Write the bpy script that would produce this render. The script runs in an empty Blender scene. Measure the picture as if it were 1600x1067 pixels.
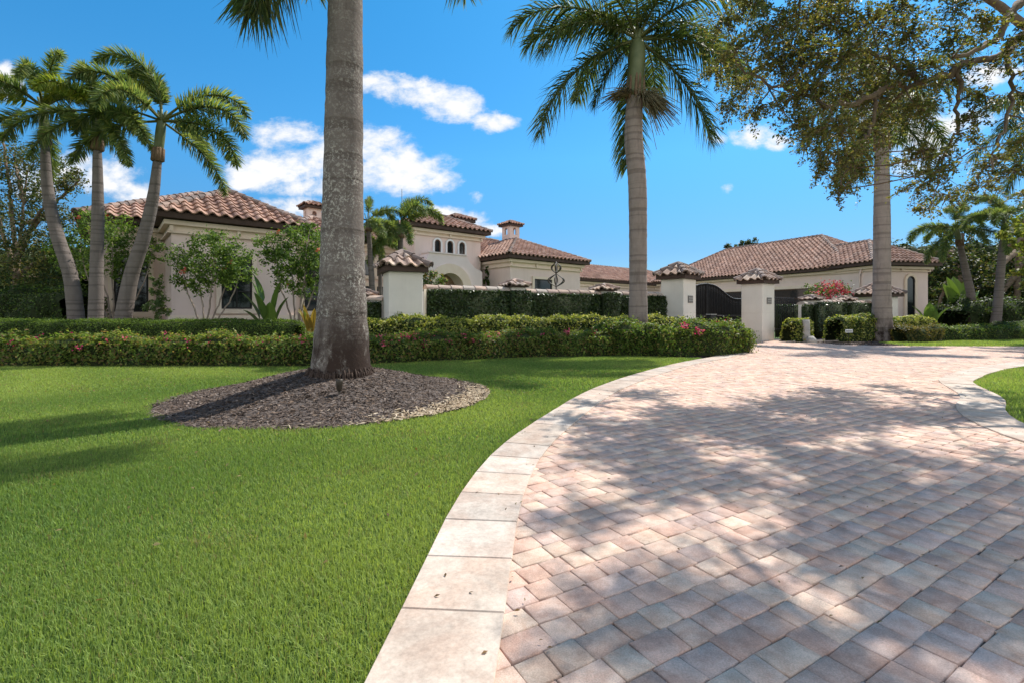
import bpy, math, random
import numpy as np
from mathutils import Vector, Matrix

random.seed(7)
RNG = np.random.default_rng(11)
SC = bpy.context.scene
COL = SC.collection
PI = math.pi
R = math.radians

# ------------------------------------------------------------------ camera
F, CH, HY = 755.56, 1.2, 490.0
cam_d = bpy.data.cameras.new("camera")
cam_d.sensor_width = 36.0
cam_d.lens = 17.0
cam_d.shift_y = -43.5 / 1600.0
cam_d.clip_start = 0.05
cam_d.clip_end = 4000
cam = bpy.data.objects.new("camera", cam_d)
cam.location = (0, 0, CH)
cam.rotation_euler = (R(90), 0, 0)
COL.objects.link(cam)
SC.camera = cam

# ------------------------------------------------------------------ light
SUN_AZ = R(43.0)          # to the right of straight ahead
SUN_EL = R(54.0)
SDIR = Vector((math.sin(SUN_AZ) * math.cos(SUN_EL), math.cos(SUN_AZ) * math.cos(SUN_EL), math.sin(SUN_EL)))
sun_d = bpy.data.lights.new("sun", 'SUN')
sun_d.energy = 4.6
sun_d.angle = R(0.53)
sun_d.color = (1.0, 0.955, 0.88)
sun = bpy.data.objects.new("sun", sun_d)
sun.rotation_euler = SDIR.to_track_quat('Z', 'Y').to_euler()
sun.location = SDIR * 80
COL.objects.link(sun)
SC.view_settings.view_transform = 'Standard'
SC.view_settings.look = 'None'
SC.view_settings.gamma = 1.0
SC.view_settings.exposure = 0.54
SC.cycles.max_bounces = 6
SC.cycles.diffuse_bounces = 3
SC.cycles.transparent_max_bounces = 6


class NT:
    """small helper round a node tree"""
    def __init__(self, tree):
        self.t = tree
        self.n = tree.nodes

    def add(self, typ, **kw):
        n = self.n.new(typ)
        for k, v in kw.items():
            setattr(n, k, v)
        return n

    def link(self, a, b):
        self.t.links.new(a, b)

    def put(self, sock, v):
        if hasattr(v, 'is_output') or isinstance(v, bpy.types.NodeSocket):
            self.link(v, sock)
        else:
            sock.default_value = v

    def math(self, op, a, b=0.0, c=None, clamp=False):
        n = self.add('ShaderNodeMath', operation=op, use_clamp=clamp)
        self.put(n.inputs[0], a)
        self.put(n.inputs[1], b)
        if c is not None:
            self.put(n.inputs[2], c)
        return n.outputs[0]

    def mix(self, fac, a, b, blend='MIX'):
        n = self.add('ShaderNodeMix', data_type='RGBA', blend_type=blend)
        self.put(n.inputs[0], fac)
        self.put(n.inputs[6], a if not isinstance(a, tuple) else (*a[:3], 1))
        self.put(n.inputs[7], b if not isinstance(b, tuple) else (*b[:3], 1))
        return n.outputs[2]

    def noise(self, scale, detail=4.0, rough=0.55, vec=None, dist=0.0):
        n = self.add('ShaderNodeTexNoise')
        n.inputs['Scale'].default_value = scale
        n.inputs['Detail'].default_value = detail
        n.inputs['Roughness'].default_value = rough
        n.inputs['Distortion'].default_value = dist
        if vec is not None:
            self.link(vec, n.inputs['Vector'])
        return n.outputs['Fac']

    def ramp(self, fac, stops):
        n = self.add('ShaderNodeValToRGB')
        el = n.color_ramp.elements
        while len(el) < len(stops):
            el.new(0.5)
        for e, (p, c) in zip(el, stops):
            e.position = p
            e.color = (*c[:3], 1) if isinstance(c, tuple) else (c, c, c, 1)
        self.link(fac, n.inputs[0])
        return n.outputs[0]

    def maprange(self, v, a, b, c=0.0, d=1.0, smooth=False):
        n = self.add('ShaderNodeMapRange')
        if smooth:
            n.interpolation_type = 'SMOOTHSTEP'
        self.put(n.inputs[0], v)
        for i, x in enumerate((a, b, c, d)):
            n.inputs[i + 1].default_value = x
        return n.outputs[0]


# ------------------------------------------------------------------ sky with fair weather clouds
world = bpy.data.worlds.new("World")
SC.world = world
world.use_nodes = True
w = NT(world.node_tree)
w.n.clear()
sky = w.add('ShaderNodeTexSky', sky_type='NISHITA')
sky.sun_disc = False
sky.sun_elevation = SUN_EL
sky.sun_rotation = SUN_AZ
sky.air_density = 1.0
sky.dust_density = 0.3
sky.ozone_density = 3.0
SKY_STRENGTH = 0.135
hs = w.add('ShaderNodeHueSaturation')
hs.inputs['Saturation'].default_value = 1.30
hs.inputs['Value'].default_value = 1.0
w.link(sky.outputs[0], hs.inputs['Color'])
tc = w.add('ShaderNodeTexCoord')
sep = w.add('ShaderNodeSeparateXYZ')
w.link(tc.outputs['Generated'], sep.inputs[0])
tint = w.ramp(sep.outputs[2], [(0.0, (0.32, 0.43, 0.54)), (0.12, (0.37, 0.51, 0.62)), (0.30, (0.56, 0.90, 0.90)), (0.6, (0.50, 1.05, 0.98))])
skycol = w.mix(1.0, hs.outputs[0], tint, 'MULTIPLY')
ys = w.math('MAXIMUM', sep.outputs[1], 0.02)
cx = w.math('DIVIDE', sep.outputs[0], ys)
cz = w.math('DIVIDE', sep.outputs[2], ys)
comb = w.add('ShaderNodeCombineXYZ')
w.link(cx, comb.inputs[0])
w.link(w.math('MULTIPLY', cz, 1.5), comb.inputs[1])
wn = w.add('ShaderNodeTexNoise')
wn.inputs['Scale'].default_value = 5.0
wn.inputs['Detail'].default_value = 7.0
wn.inputs['Roughness'].default_value = 0.65
w.link(comb.outputs[0], wn.inputs['Vector'])
wsep = w.add('ShaderNodeSeparateColor')
w.link(wn.outputs['Color'], wsep.inputs[0])
n1 = w.noise(8.0, 8.0, 0.65, comb.outputs[0], 0.3)
cx = w.math('ADD', cx, w.math('MULTIPLY', w.math('SUBTRACT', wsep.outputs[0], 0.5), 0.08))
cz = w.math('ADD', cz, w.math('MULTIPLY', w.math('SUBTRACT', wsep.outputs[1], 0.5), 0.055))
n2 = w.noise(26.0, 5.0, 0.6, comb.outputs[0])
# cloud puffs: centre and radius on the sky, degrees of tangent round straight ahead
PUFFS = [(440, 262, 95, 36), (520, 250, 120, 48), (610, 262, 95, 48), (665, 284, 52, 22), (450, 210, 62, 28), (560, 222, 90, 34), (400, 275, 50, 26), (500, 292, 110, 22),
         (600, 135, 48, 24), (650, 148, 60, 26), (705, 162, 62, 30), (765, 186, 42, 22), (640, 130, 40, 16),
         (100, 262, 60, 34), (165, 280, 62, 34), (205, 300, 42, 24), (60, 275, 50, 40), (10, 125, 30, 30),
         (1180, 215, 40, 20), (1210, 225, 30, 16), (1118, 215, 26, 14, 0.4), (745, 308, 26, 14, 0.35), (690, 340, 45, 18), (735, 352, 40, 22), (765, 362, 26, 14),
         (1390, 195, 60, 34), (1440, 215, 70, 40), (1500, 190, 60, 30), (1420, 262, 40, 20), (1138, 300, 24, 18, 0.1), (470, 322, 45, 22), (440, 318, 30, 14), (1265, 432, 20, 6), (1080, 436, 60, 10), (1570, 440, 90, 22),
         (1560, 120, 60, 20), (-220, 200, 120, 60), (1900, 260, 140, 60), (2150, 120, 150, 70)]
dens = None
for (px, py, rx, ry, *wt) in PUFFS:
    ax = w.math('MULTIPLY', w.math('SUBTRACT', cx, (px - 800) / F), F / rx)
    az = w.math('MULTIPLY', w.math('SUBTRACT', cz, (HY - py) / F), F / ry)
    r2 = w.math('ADD', w.math('MULTIPLY', ax, ax), w.math('MULTIPLY', az, az))
    m = w.math('SUBTRACT', wt[0] if wt else 1.15, r2)
    dens = m if dens is None else w.math('MAXIMUM', dens, m)
dens = w.math('MAXIMUM', dens, -1.2)
dens = w.math('ADD', dens, w.math('MULTIPLY', w.math('SUBTRACT', n1, 0.50), 3.6))
dens = w.math('ADD', dens, w.math('MULTIPLY', w.math('SUBTRACT', n2, 0.5), 1.6))
front = w.maprange(sep.outputs[1], 0.05, 0.2)
mask = w.math('MULTIPLY', w.maprange(dens, 0.0, 1.35, 0, 1, True), front)
# broken cumulus added behind the viewer, out of view, as neutral fill light
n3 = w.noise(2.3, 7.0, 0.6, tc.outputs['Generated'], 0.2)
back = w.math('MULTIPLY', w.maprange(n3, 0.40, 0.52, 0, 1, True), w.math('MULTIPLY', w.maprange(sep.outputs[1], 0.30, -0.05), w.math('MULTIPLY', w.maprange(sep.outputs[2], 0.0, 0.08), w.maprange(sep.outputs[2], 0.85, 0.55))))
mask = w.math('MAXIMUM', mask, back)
shade = w.maprange(dens, 0.4, 2.2, 0.86, 1.0)
cc = w.mix(1.0, (5.6, 5.65, 5.8), w.math('MULTIPLY', shade, 1.0), 'MULTIPLY')
cloud_fill = w.math('MULTIPLY', back, w.maprange(sep.outputs[2], 0.75, 0.35))
cc = w.mix(cloud_fill, cc, (10.0, 9.8, 9.5))  # low part of the added clouds brightened to light the shaded walls
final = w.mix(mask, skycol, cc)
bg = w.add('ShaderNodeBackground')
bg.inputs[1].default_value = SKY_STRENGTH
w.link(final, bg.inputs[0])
wo = w.add('ShaderNodeOutputWorld')
w.link(bg.outputs[0], wo.inputs[0])


# ------------------------------------------------------------------ materials
def new_mat(name):
    m = bpy.data.materials.new(name)
    m.use_nodes = True
    t = NT(m.node_tree)
    b = t.n['Principled BSDF']
    return m, t, b


def bump(t, b, h, strength=0.3, dist=0.02):
    n = t.add('ShaderNodeBump')
    n.inputs['Strength'].default_value = strength
    n.inputs['Distance'].default_value = dist
    t.link(h, n.inputs['Height'])
    t.link(n.outputs[0], b.inputs['Normal'])


def objvec(t):
    return t.add('ShaderNodeTexCoord').outputs['Object']


def attr(t):
    return t.add('ShaderNodeAttribute', attribute_name='col').outputs['Color']


def leaf_mat(name, transl=0.46, rough=0.5, spec=0.25):
    m, t, b = new_mat(name)
    c = attr(t)
    t.link(c, b.inputs['Base Color'])
    b.inputs['Roughness'].default_value = rough
    b.inputs['Specular IOR Level'].default_value = spec
    tr = t.add('ShaderNodeBsdfTranslucent')
    t.link(t.mix(1.0, c, (1.5, 1.45, 0.75), 'MULTIPLY'), tr.inputs[0])
    mx = t.add('ShaderNodeMixShader')
    mx.inputs[0].default_value = transl
    t.link(b.outputs[0], mx.inputs[1])
    t.link(tr.outputs[0], mx.inputs[2])
    t.link(mx.outputs[0], t.n['Material Output'].inputs[0])
    return m


def noise_mat(name, c1, c2, scale, rough=0.85, bs=0.3, bscale=None, detail=6, bd=0.02, spots=None, streak=0):
    m, t, b = new_mat(name)
    v = objvec(t)
    f = t.noise(scale, detail, 0.6, v)
    c = t.ramp(f, [(0.3, c1), (0.7, c2)])
    if streak:
        mp = t.add('ShaderNodeMapping')
        mp.inputs['Scale'].default_value = (3.0, 3.0, 0.22)
        t.link(v, mp.inputs[0])
        sf = t.ramp(t.noise(1.3, 6, 0.7, mp.outputs[0]), [(0.48, 0.0), (0.75, 1.0)])
        c = t.mix(t.math('MULTIPLY', sf, streak), c, t.mix(1.0, c, (0.62, 0.58, 0.54), 'MULTIPLY'))
        sz = t.add('ShaderNodeSeparateXYZ')
        t.link(v, sz.inputs[0])
        lowd = t.math('MULTIPLY', t.maprange(t.math('ADD', sz.outputs[2], t.math('MULTIPLY', t.noise(3.0, 4, 0.6, v), 0.5)), 0.75, 0.25), 0.4)
        c = t.mix(lowd, c, t.mix(1.0, c, (0.60, 0.55, 0.50), 'MULTIPLY'))
    if spots:
        s = t.ramp(t.noise(spots[0], 5, 0.7, v), [(spots[1], 0.0), (spots[1] + 0.1, 1.0)])
        c = t.mix(s, c, spots[2])
    t.link(c, b.inputs['Base Color'])
    b.inputs['Roughness'].default_value = rough
    b.inputs['Specular IOR Level'].default_value = 0.25
    bump(t, b, t.noise(bscale or scale * 6, 4, 0.6, v), bs, bd)
    return m


def attr_mat(name, rough=0.85, grain=60.0, amt=0.35, bs=0.35, bd=0.006, big=1.2, bigamt=0.25, spec=0.25, blotch=0):
    """base colour per face, broken up by fine grain and broad weathering"""
    m, t, b = new_mat(name)
    v = objvec(t)
    g = t.maprange(t.noise(grain, 6, 0.7, v), 0.3, 0.7, 1 - amt, 1 + amt)
    g2 = t.maprange(t.noise(big, 5, 0.6, v), 0.3, 0.7, 1 - bigamt, 1 + bigamt)
    c = t.mix(1.0, attr(t), t.math('MULTIPLY', g, g2), 'MULTIPLY')
    if blotch:
        f2 = t.ramp(t.noise(blotch, 5, 0.65, v, 0.6), [(0.42, 0.0), (0.60, 1.0)])
        c = t.mix(t.math('MULTIPLY', f2, 0.8), c, t.mix(1.0, c, (0.84, 0.74, 0.70), 'MULTIPLY'))
        f3 = t.ramp(t.noise(0.7, 5, 0.7, v), [(0.45, 0.0), (0.70, 1.0)])
        c = t.mix(t.math('MULTIPLY', f3, 0.35), c, t.mix(1.0, c, (0.72, 0.68, 0.66), 'MULTIPLY'))
    t.link(c, b.inputs['Base Color'])
    b.inputs['Roughness'].default_value = rough
    b.inputs['Specular IOR Level'].default_value = spec
    bump(t, b, t.noise(grain * 0.8, 6, 0.7, v), bs, bd)
    return m


M = {}
M['leaf'] = leaf_mat('leaf')
M['waxy'] = leaf_mat('waxy_leaf', 0.25, 0.36, 0.4)
M['grass'] = leaf_mat('grass_blade', 0.45, 0.55, 0.2)
M['petal'] = leaf_mat('petal', 0.35, 0.6, 0.2)
M['paver'] = attr_mat('tumbled_paver', 0.9, 170.0, 0.26, 0.6, 0.004, 11.0, 0.18, 0.2, 7.0)
M['tile'] = attr_mat('clay_roof_tile', 0.85, 30.0, 0.18, 0.3, 0.006, 1.6, 0.25)
M['chip'] = attr_mat('mulch_chip', 0.9, 60.0, 0.3, 0.3, 0.004, 1.5, 0.2)
M['trav'] = attr_mat('travertine', 0.8, 45.0, 0.2, 0.5, 0.003, 4.0, 0.16, 0.25, 3.0)
M['soil'] = noise_mat('soil', (0.05, 0.04, 0.03), (0.11, 0.085, 0.06), 9, 0.95, 0.6)
M['turf'] = noise_mat('turf', (0.035, 0.075, 0.012), (0.07, 0.12, 0.025), 4, 0.95, 0.6, 120)
M['sand'] = noise_mat('joint_sand', (0.10, 0.08, 0.065), (0.18, 0.15, 0.12), 14, 0.95, 0.5, 200)
M['mulch'] = noise_mat('mulch', (0.06, 0.048, 0.042), (0.17, 0.14, 0.125), 30, 0.95, 0.9, 60, 6, 0.03)
M['porch'] = noise_mat('porch_stucco_lit', (0.75, 0.635, 0.60), (0.81, 0.70, 0.665), 1.1, 0.9, 0.25, 70, 6, 0.006)  # paler than the wall stucco: the porch's stronger light is put into the colour
M['stucco'] = noise_mat('stucco', (0.71, 0.565, 0.50), (0.78, 0.635, 0.57), 1.1, 0.9, 0.25, 70, 6, 0.006, None, 0.16)
M['stucco_white'] = noise_mat('column_stucco', (0.70, 0.655, 0.585), (0.78, 0.735, 0.66), 1.4, 0.9, 0.2, 60, 6, 0.006, None, 0.12)
M['cream'] = noise_mat('cream_trim', (0.74, 0.60, 0.475), (0.80, 0.675, 0.55), 2.0, 0.85, 0.2, 50, 5, 0.005)
M['fascia'] = noise_mat('brown_fascia', (0.050, 0.030, 0.022), (0.085, 0.052, 0.040), 3, 0.6, 0.1)
M['iron'] = noise_mat('black_iron', (0.012, 0.011, 0.011), (0.03, 0.028, 0.027), 8, 0.45, 0.1)
M['entry'] = noise_mat('entry_wood', (0.24, 0.15, 0.10), (0.34, 0.22, 0.15), 4, 0.6, 0.2)
M['door'] = noise_mat('brown_wood', (0.10, 0.055, 0.035), (0.17, 0.10, 0.065), 6, 0.6, 0.2)
M['bark'] = noise_mat('bark', (0.13, 0.092, 0.064), (0.26, 0.19, 0.135), 7, 0.95, 0.8, 22, 6, 0.03)
M['stem'] = noise_mat('shrub_stem', (0.18, 0.14, 0.11), (0.34, 0.28, 0.23), 8, 0.9, 0.5, 30)
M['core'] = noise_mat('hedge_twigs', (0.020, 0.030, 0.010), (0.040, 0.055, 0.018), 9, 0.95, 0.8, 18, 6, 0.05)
M['ivycore'] = noise_mat('creeper_leaves', (0.016, 0.022, 0.008), (0.03, 0.045, 0.014), 14, 0.9, 0.8, 18, 6, 0.05)
M['green_sheath'] = noise_mat('crown_shaft', (0.09, 0.115, 0.045), (0.17, 0.185, 0.085), 2.5, 0.45, 0.1, 12)
M['brown_sheath'] = noise_mat('dry_sheath', (0.10, 0.06, 0.035), (0.23, 0.15, 0.09), 4, 0.8, 0.4, 14)
M['dry_stalk'] = noise_mat('dry_flower_stalk', (0.13, 0.115, 0.06), (0.26, 0.22, 0.13), 5, 0.9, 0.2)
M['root'] = noise_mat('palm_roots', (0.035, 0.024, 0.019), (0.085, 0.058, 0.045), 9, 0.95, 0.5, 30)
M['stone'] = noise_mat('rough_stone', (0.30, 0.28, 0.25), (0.5, 0.47, 0.43), 5, 0.9, 0.6, 22, 6, 0.03)
M['sheet_black'] = noise_mat('black_sheet', (0.006, 0.006, 0.006), (0.014, 0.013, 0.013), 3, 0.75, 0.05)
M['bronze'] = noise_mat('dark_bronze', (0.03, 0.024, 0.018), (0.07, 0.055, 0.04), 12, 0.45, 0.1)
M['plaque'] = noise_mat('plaque_metal', (0.16, 0.15, 0.14), (0.24, 0.23, 0.21), 14, 0.5, 0.1)
M['plate'] = noise_mat('raised_numerals', (0.36, 0.34, 0.31), (0.45, 0.43, 0.40), 14, 0.5, 0.1)
M['white'] = noise_mat('white_paint', (0.7, 0.7, 0.68), (0.8, 0.8, 0.78), 14, 0.5, 0.05)

m, t, b = new_mat('window_glass')
b.inputs['Base Color'].default_value = (0.012, 0.015, 0.018, 1)
b.inputs['Roughness'].default_value = 0.06
b.inputs['Specular IOR Level'].default_value = 0.6
bump(t, b, t.noise(1.5, 2, 0.5, objvec(t)), 0.05, 0.02)
M['glass'] = m


def palm_bark(name, base, light, dark, ringscale, lichen, basez=None):
    m, t, b = new_mat(name)
    v = objvec(t)
    s = t.add('ShaderNodeSeparateXYZ')
    t.link(v, s.inputs[0])
    wob = t.noise(1.3, 3, 0.5, v)
    z = t.math('ADD', s.outputs[2], t.math('MULTIPLY', wob, 0.06))
    # leaf scar rings, unevenly spaced
    n = t.add('ShaderNodeTexNoise', noise_dimensions='1D')
    n.inputs['Scale'].default_value = ringscale
    n.inputs['Detail'].default_value = 3
    t.link(z, n.inputs['W'])
    ring = t.ramp(n.outputs['Fac'], [(0.38, 0.0), (0.46, 1.0)])
    f = t.noise(5, 7, 0.65, v)
    c = t.mix(f, base, light)
    c = t.mix(t.math('MULTIPLY', t.math('SUBTRACT', 1.0, ring), 0.45), c, dark)
    st = t.add('ShaderNodeMapping')
    st.inputs['Scale'].default_value = (3.0, 3.0, 0.5)
    t.link(v, st.inputs[0])
    streak = t.ramp(t.noise(1.6, 5, 0.7, st.outputs[0]), [(0.5, 0.0), (0.72, 1.0)])
    c = t.mix(t.math('MULTIPLY', streak, 0.55), c, dark)
    if lichen:
        l = t.ramp(t.noise(24, 6, 0.8, v), [(lichen, 0.0), (lichen + 0.04, 1.0)])
        l2 = t.ramp(t.noise(2.0, 3, 0.6, v), [(0.36, 0.0), (0.58, 1.0)])
        fade = t.maprange(s.outputs[2], 1.0, 4.5, 1.0, 0.35)
        c = t.mix(t.math('MULTIPLY', t.math('MULTIPLY', l, l2), fade), c, (0.50, 0.47, 0.41))
        # damp brown stain low on one side
        st2 = t.add('ShaderNodeMapping')
        st2.inputs['Scale'].default_value = (1.0, 1.0, 0.45)
        t.link(v, st2.inputs[0])
        dm = t.ramp(t.noise(2.1, 6, 0.75, st2.outputs[0]), [(0.40, 0.0), (0.54, 1.0)])
        low = t.maprange(s.outputs[2], 0.35, 1.5, 1.0, 0.0)
        c = t.mix(t.math('MULTIPLY', dm, low), c, (0.045, 0.030, 0.024))
    t.link(c, b.inputs['Base Color'])
    b.inputs['Roughness'].default_value = 0.92
    b.inputs['Specular IOR Level'].default_value = 0.15
    h = t.math('ADD', t.math('MULTIPLY', ring, 0.5), t.noise(22, 6, 0.7, v))
    bump(t, b, h, 0.55, 0.02)
    return m


M['royal'] = palm_bark('royal_palm_bark', (0.115, 0.095, 0.084), (0.225, 0.19, 0.168), (0.07, 0.053, 0.044), 4.0, 0.52)
M['royal_plain'] = palm_bark('royal_palm_bark_pale', (0.235, 0.185, 0.16), (0.40, 0.33, 0.285), (0.12, 0.092, 0.078), 5.5, 0.62)
M['foxbark'] = palm_bark('foxtail_palm_bark', (0.12, 0.10, 0.088), (0.22, 0.185, 0.165), (0.07, 0.058, 0.05), 11.0, None)


# ------------------------------------------------------------------ mesh helpers
def tag(o, label=None, cat=None, group=None, kind=None):
    if label: o['label'] = label
    if cat: o['category'] = cat
    if group: o['group'] = group
    if kind: o['kind'] = kind
    return o


def empty(name, loc, label, cat, group=None, rz=0.0):
    o = bpy.data.objects.new(name, None)
    o.empty_display_size = 0.3
    o.location = loc
    o.rotation_euler = (0, 0, rz)
    COL.objects.link(o)
    return tag(o, label, cat, group)


def link_mesh(name, me, mats, parent=None, local=False):
    for mm in mats:
        me.materials.append(mm)
    o = bpy.data.objects.new(name, me)
    COL.objects.link(o)
    if parent is not None:
        o.parent = parent
        if not local:           # vertices were written in world coordinates
            off = Vector(parent.location)
            p = parent.parent
            while p is not None:
                off += Vector(p.location)
                p = p.parent
            me.transform(Matrix.Translation(-off))
    return o


def np_mesh(name, verts, quads, cols=None, smooth=False, mi=None):
    verts = np.asarray(verts, dtype=np.float32)
    quads = np.asarray(quads, dtype=np.int32)
    me = bpy.data.meshes.new(name)
    nq, k = quads.shape
    me.vertices.add(len(verts))
    me.vertices.foreach_set('co', verts.ravel())
    me.loops.add(nq * k)
    me.loops.foreach_set('vertex_index', quads.ravel())
    me.polygons.add(nq)
    me.polygons.foreach_set('loop_start', np.arange(0, nq * k, k, dtype=np.int32))
    me.polygons.foreach_set('loop_total', np.full(nq, k, dtype=np.int32))
    if smooth:
        me.polygons.foreach_set('use_smooth', np.ones(nq, dtype=bool))
    if mi is not None:
        me.polygons.foreach_set('material_index', np.asarray(mi, dtype=np.int32))
    me.update(calc_edges=True)
    if cols is not None:
        a = me.attributes.new('col', 'FLOAT_COLOR', 'FACE')
        c = np.ones((nq, 4), dtype=np.float32)
        c[:, :3] = cols
        a.data.foreach_set('color', c.ravel())
    return me


class MB:
    def __init__(self):
        self.v, self.f, self.c, self.m, self.s = [], [], [], [], []

    def add(self, verts, faces, col=(0.5, 0.5, 0.5), mi=0, smooth=False):
        b = len(self.v)
        self.v.extend(tuple(map(float, p)) for p in verts)
        for f in faces:
            self.f.append(tuple(b + i for i in f))
            self.c.append(col)
            self.m.append(mi)
            self.s.append(smooth)

    def obox(self, o, a, b_, c, col=(0.5,) * 3, mi=0):
        """box from corner o with edge vectors a, b, c"""
        o, a, b_, c = map(np.asarray, (o, a, b_, c))
        if np.dot(np.cross(a, b_), c) < 0:
            a, b_ = b_, a
        P = [o, o + a, o + a + b_, o + b_]
        P = P + [p + c for p in P]
        self.add(P, [(3, 2, 1, 0), (4, 5, 6, 7), (0, 1, 5, 4), (1, 2, 6, 5), (2, 3, 7, 6), (3, 0, 4, 7)], col, mi)

    def box(self, cx, cy, z0, sx, sy, sz, rz=0.0, col=(0.5,) * 3, mi=0):
        c, s = math.cos(rz), math.sin(rz)
        a = np.array([c, s, 0]) * sx
        b_ = np.array([-s, c, 0]) * sy
        self.obox(np.array([cx, cy, z0]) - a / 2 - b_ / 2, a, b_, np.array([0, 0, sz]), col, mi)

    def prism(self, poly, z0, z1, col=(0.5,) * 3, mi=0):
        n = len(poly)
        area = sum(poly[i][0] * poly[(i + 1) % n][1] - poly[(i + 1) % n][0] * poly[i][1] for i in range(n))
        if area < 0:
            poly = poly[::-1]
        V = [(p[0], p[1], z0) for p in poly] + [(p[0], p[1], z1) for p in poly]
        Fs = [tuple(range(n - 1, -1, -1)), tuple(range(n, 2 * n))]
        Fs += [(i, (i + 1) % n, n + (i + 1) % n, n + i) for i in range(n)]
        self.add(V, Fs, col, mi)

    def plate(self, o, ax, az, nrm, poly, depth, col=(0.5,) * 3, mi=0):
        """polygon given in (ax, az) coordinates from o, pushed out along nrm by depth"""
        o, ax, az, nrm = map(np.asarray, (o, ax, az, nrm))
        n = len(poly)
        A = [o + ax * p[0] + az * p[1] for p in poly]
        B = [p + nrm * depth for p in A]
        self.add(A + B, [tuple(range(n - 1, -1, -1)), tuple(range(n, 2 * n))] + [(i, (i + 1) % n, n + (i + 1) % n, n + i) for i in range(n)], col, mi)

    def tube(self, pts, rad, n=8, col=(0.5,) * 3, mi=0, cap=True, smooth=True):
        pts = [np.asarray(p, float) for p in pts]
        k = len(pts)
        rad = [rad] * k if np.isscalar(rad) else rad
        rings = []
        ref = np.array([0.123, 0.987, 0.1])
        for i, p in enumerate(pts):
            d = pts[min(i + 1, k - 1)] - pts[max(i - 1, 0)]
            d = d / (np.linalg.norm(d) + 1e-9)
            if abs(d @ ref) > 0.95:
                ref = np.array([0.9, 0.1, 0.3])
            a = np.cross(d, ref); a /= np.linalg.norm(a)
            b_ = np.cross(d, a)
            rings.append([p + rad[i] * (math.cos(2 * PI * j / n) * a + math.sin(2 * PI * j / n) * b_) for j in range(n)])
        V = [q for r in rings for q in r]
        Fs = [(i * n + j, i * n + (j + 1) % n, (i + 1) * n + (j + 1) % n, (i + 1) * n + j) for i in range(k - 1) for j in range(n)]
        if cap:
            Fs.append(tuple(range(n - 1, -1, -1)))
            Fs.append(tuple((k - 1) * n + j for j in range(n)))
        self.add(V, Fs, col, mi, smooth)

    def build(self, name, mats, parent=None, local=False):
        me = bpy.data.meshes.new(name)
        me.from_pydata(self.v, [], self.f)
        a = me.attributes.new('col', 'FLOAT_COLOR', 'FACE')
        c = np.ones((len(self.f), 4), dtype=np.float32)
        c[:, :3] = np.array(self.c)
        a.data.foreach_set('color', c.ravel())
        me.polygons.foreach_set('material_index', np.array(self.m, dtype=np.int32))
        me.polygons.foreach_set('use_smooth', np.array(self.s, dtype=bool))
        me.update()
        return link_mesh(name, me, mats if isinstance(mats, list) else [mats], parent, local)


def at(px, d, z=0.0):
    return np.array([(px - 800) / F * d, d, z])


def zat(py, d):
    return CH + (HY - py) * d / F


def catmull(P, n=8):
    P = [np.asarray(p, float) for p in P]
    out = []
    for i in range(len(P) - 1):
        p0, p1, p2, p3 = P[max(i - 1, 0)], P[i], P[i + 1], P[min(i + 2, len(P) - 1)]
        for k in range(n):
            t_ = k / n
            out.append(0.5 * (2 * p1 + (p2 - p0) * t_ + (2 * p0 - 5 * p1 + 4 * p2 - p3) * t_ ** 2 + (3 * p1 - p0 - 3 * p2 + p3) * t_ ** 3))
    out.append(P[-1])
    return np.array(out)


def resample(P, step):
    seg = np.linalg.norm(np.diff(P, axis=0), axis=1)
    s = np.concatenate([[0], np.cumsum(seg)])
    n = max(2, int(round(s[-1] / step)) + 1)
    q = np.linspace(0, s[-1], n)
    return np.stack([np.interp(q, s, P[:, i]) for i in range(P.shape[1])], 1)


def normals2(P):
    d = np.gradient(P, axis=0)
    d /= np.linalg.norm(d, axis=1)[:, None] + 1e-9
    return np.stack([d[:, 1], -d[:, 0]], 1)      # to the right of travel


def inside(pts, poly):
    x, y = pts[:, 0], pts[:, 1]
    poly = np.asarray(poly)
    res = np.zeros(len(pts), bool)
    j = len(poly) - 1
    for i in range(len(poly)):
        xi, yi = poly[i]; xj, yj = poly[j]
        c = ((yi > y) != (yj > y)) & (x < (xj - xi) * (y - yi) / (yj - yi + 1e-12) + xi)
        res ^= c
        j = i
    return res


def sheet(name, poly, z, mat, label=None):
    b_ = MB()
    P = [tuple(p) for p in poly]
    n = len(P)
    area = sum(P[i][0] * P[(i + 1) % n][1] - P[(i + 1) % n][0] * P[i][1] for i in range(n))
    if area < 0: P = P[::-1]
    b_.add([(x, y, z) for x, y in P], [tuple(range(n))])
    o = b_.build(name, [mat])
    tag(o, label, None, None, 'structure')
    return o


def unit(v):
    return v / (np.linalg.norm(v, axis=-1, keepdims=True) + 1e-9)


def leaves(pos, nrm, size, palette, aspect=0.5, rand=0.8, var=0.25, curl=0.12):
    """leaf shaped quads round given points: (verts, quads, colours)"""
    n = len(pos)
    nr = unit(nrm + RNG.normal(0, rand, (n, 3)))
    d = unit(np.cross(nr, RNG.normal(0, 1, (n, 3))))
    s = np.cross(nr, d)
    L = (size * RNG.uniform(0.65, 1.25, n))[:, None]
    c = nr * L * curl
    v = np.empty((n, 4, 3))
    v[:, 0] = pos - d * L * 0.5
    v[:, 1] = pos + s * L * aspect * 0.5 + c
    v[:, 2] = pos + d * L * 0.5
    v[:, 3] = pos - s * L * aspect * 0.5 + c
    q = np.arange(n * 4).reshape(n, 4)
    pal = np.array(palette)
    col = pal[RNG.integers(0, len(pal), n)] * RNG.uniform(1 - var, 1 + var, (n, 1))
    return v.reshape(-1, 3), q, col


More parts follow.
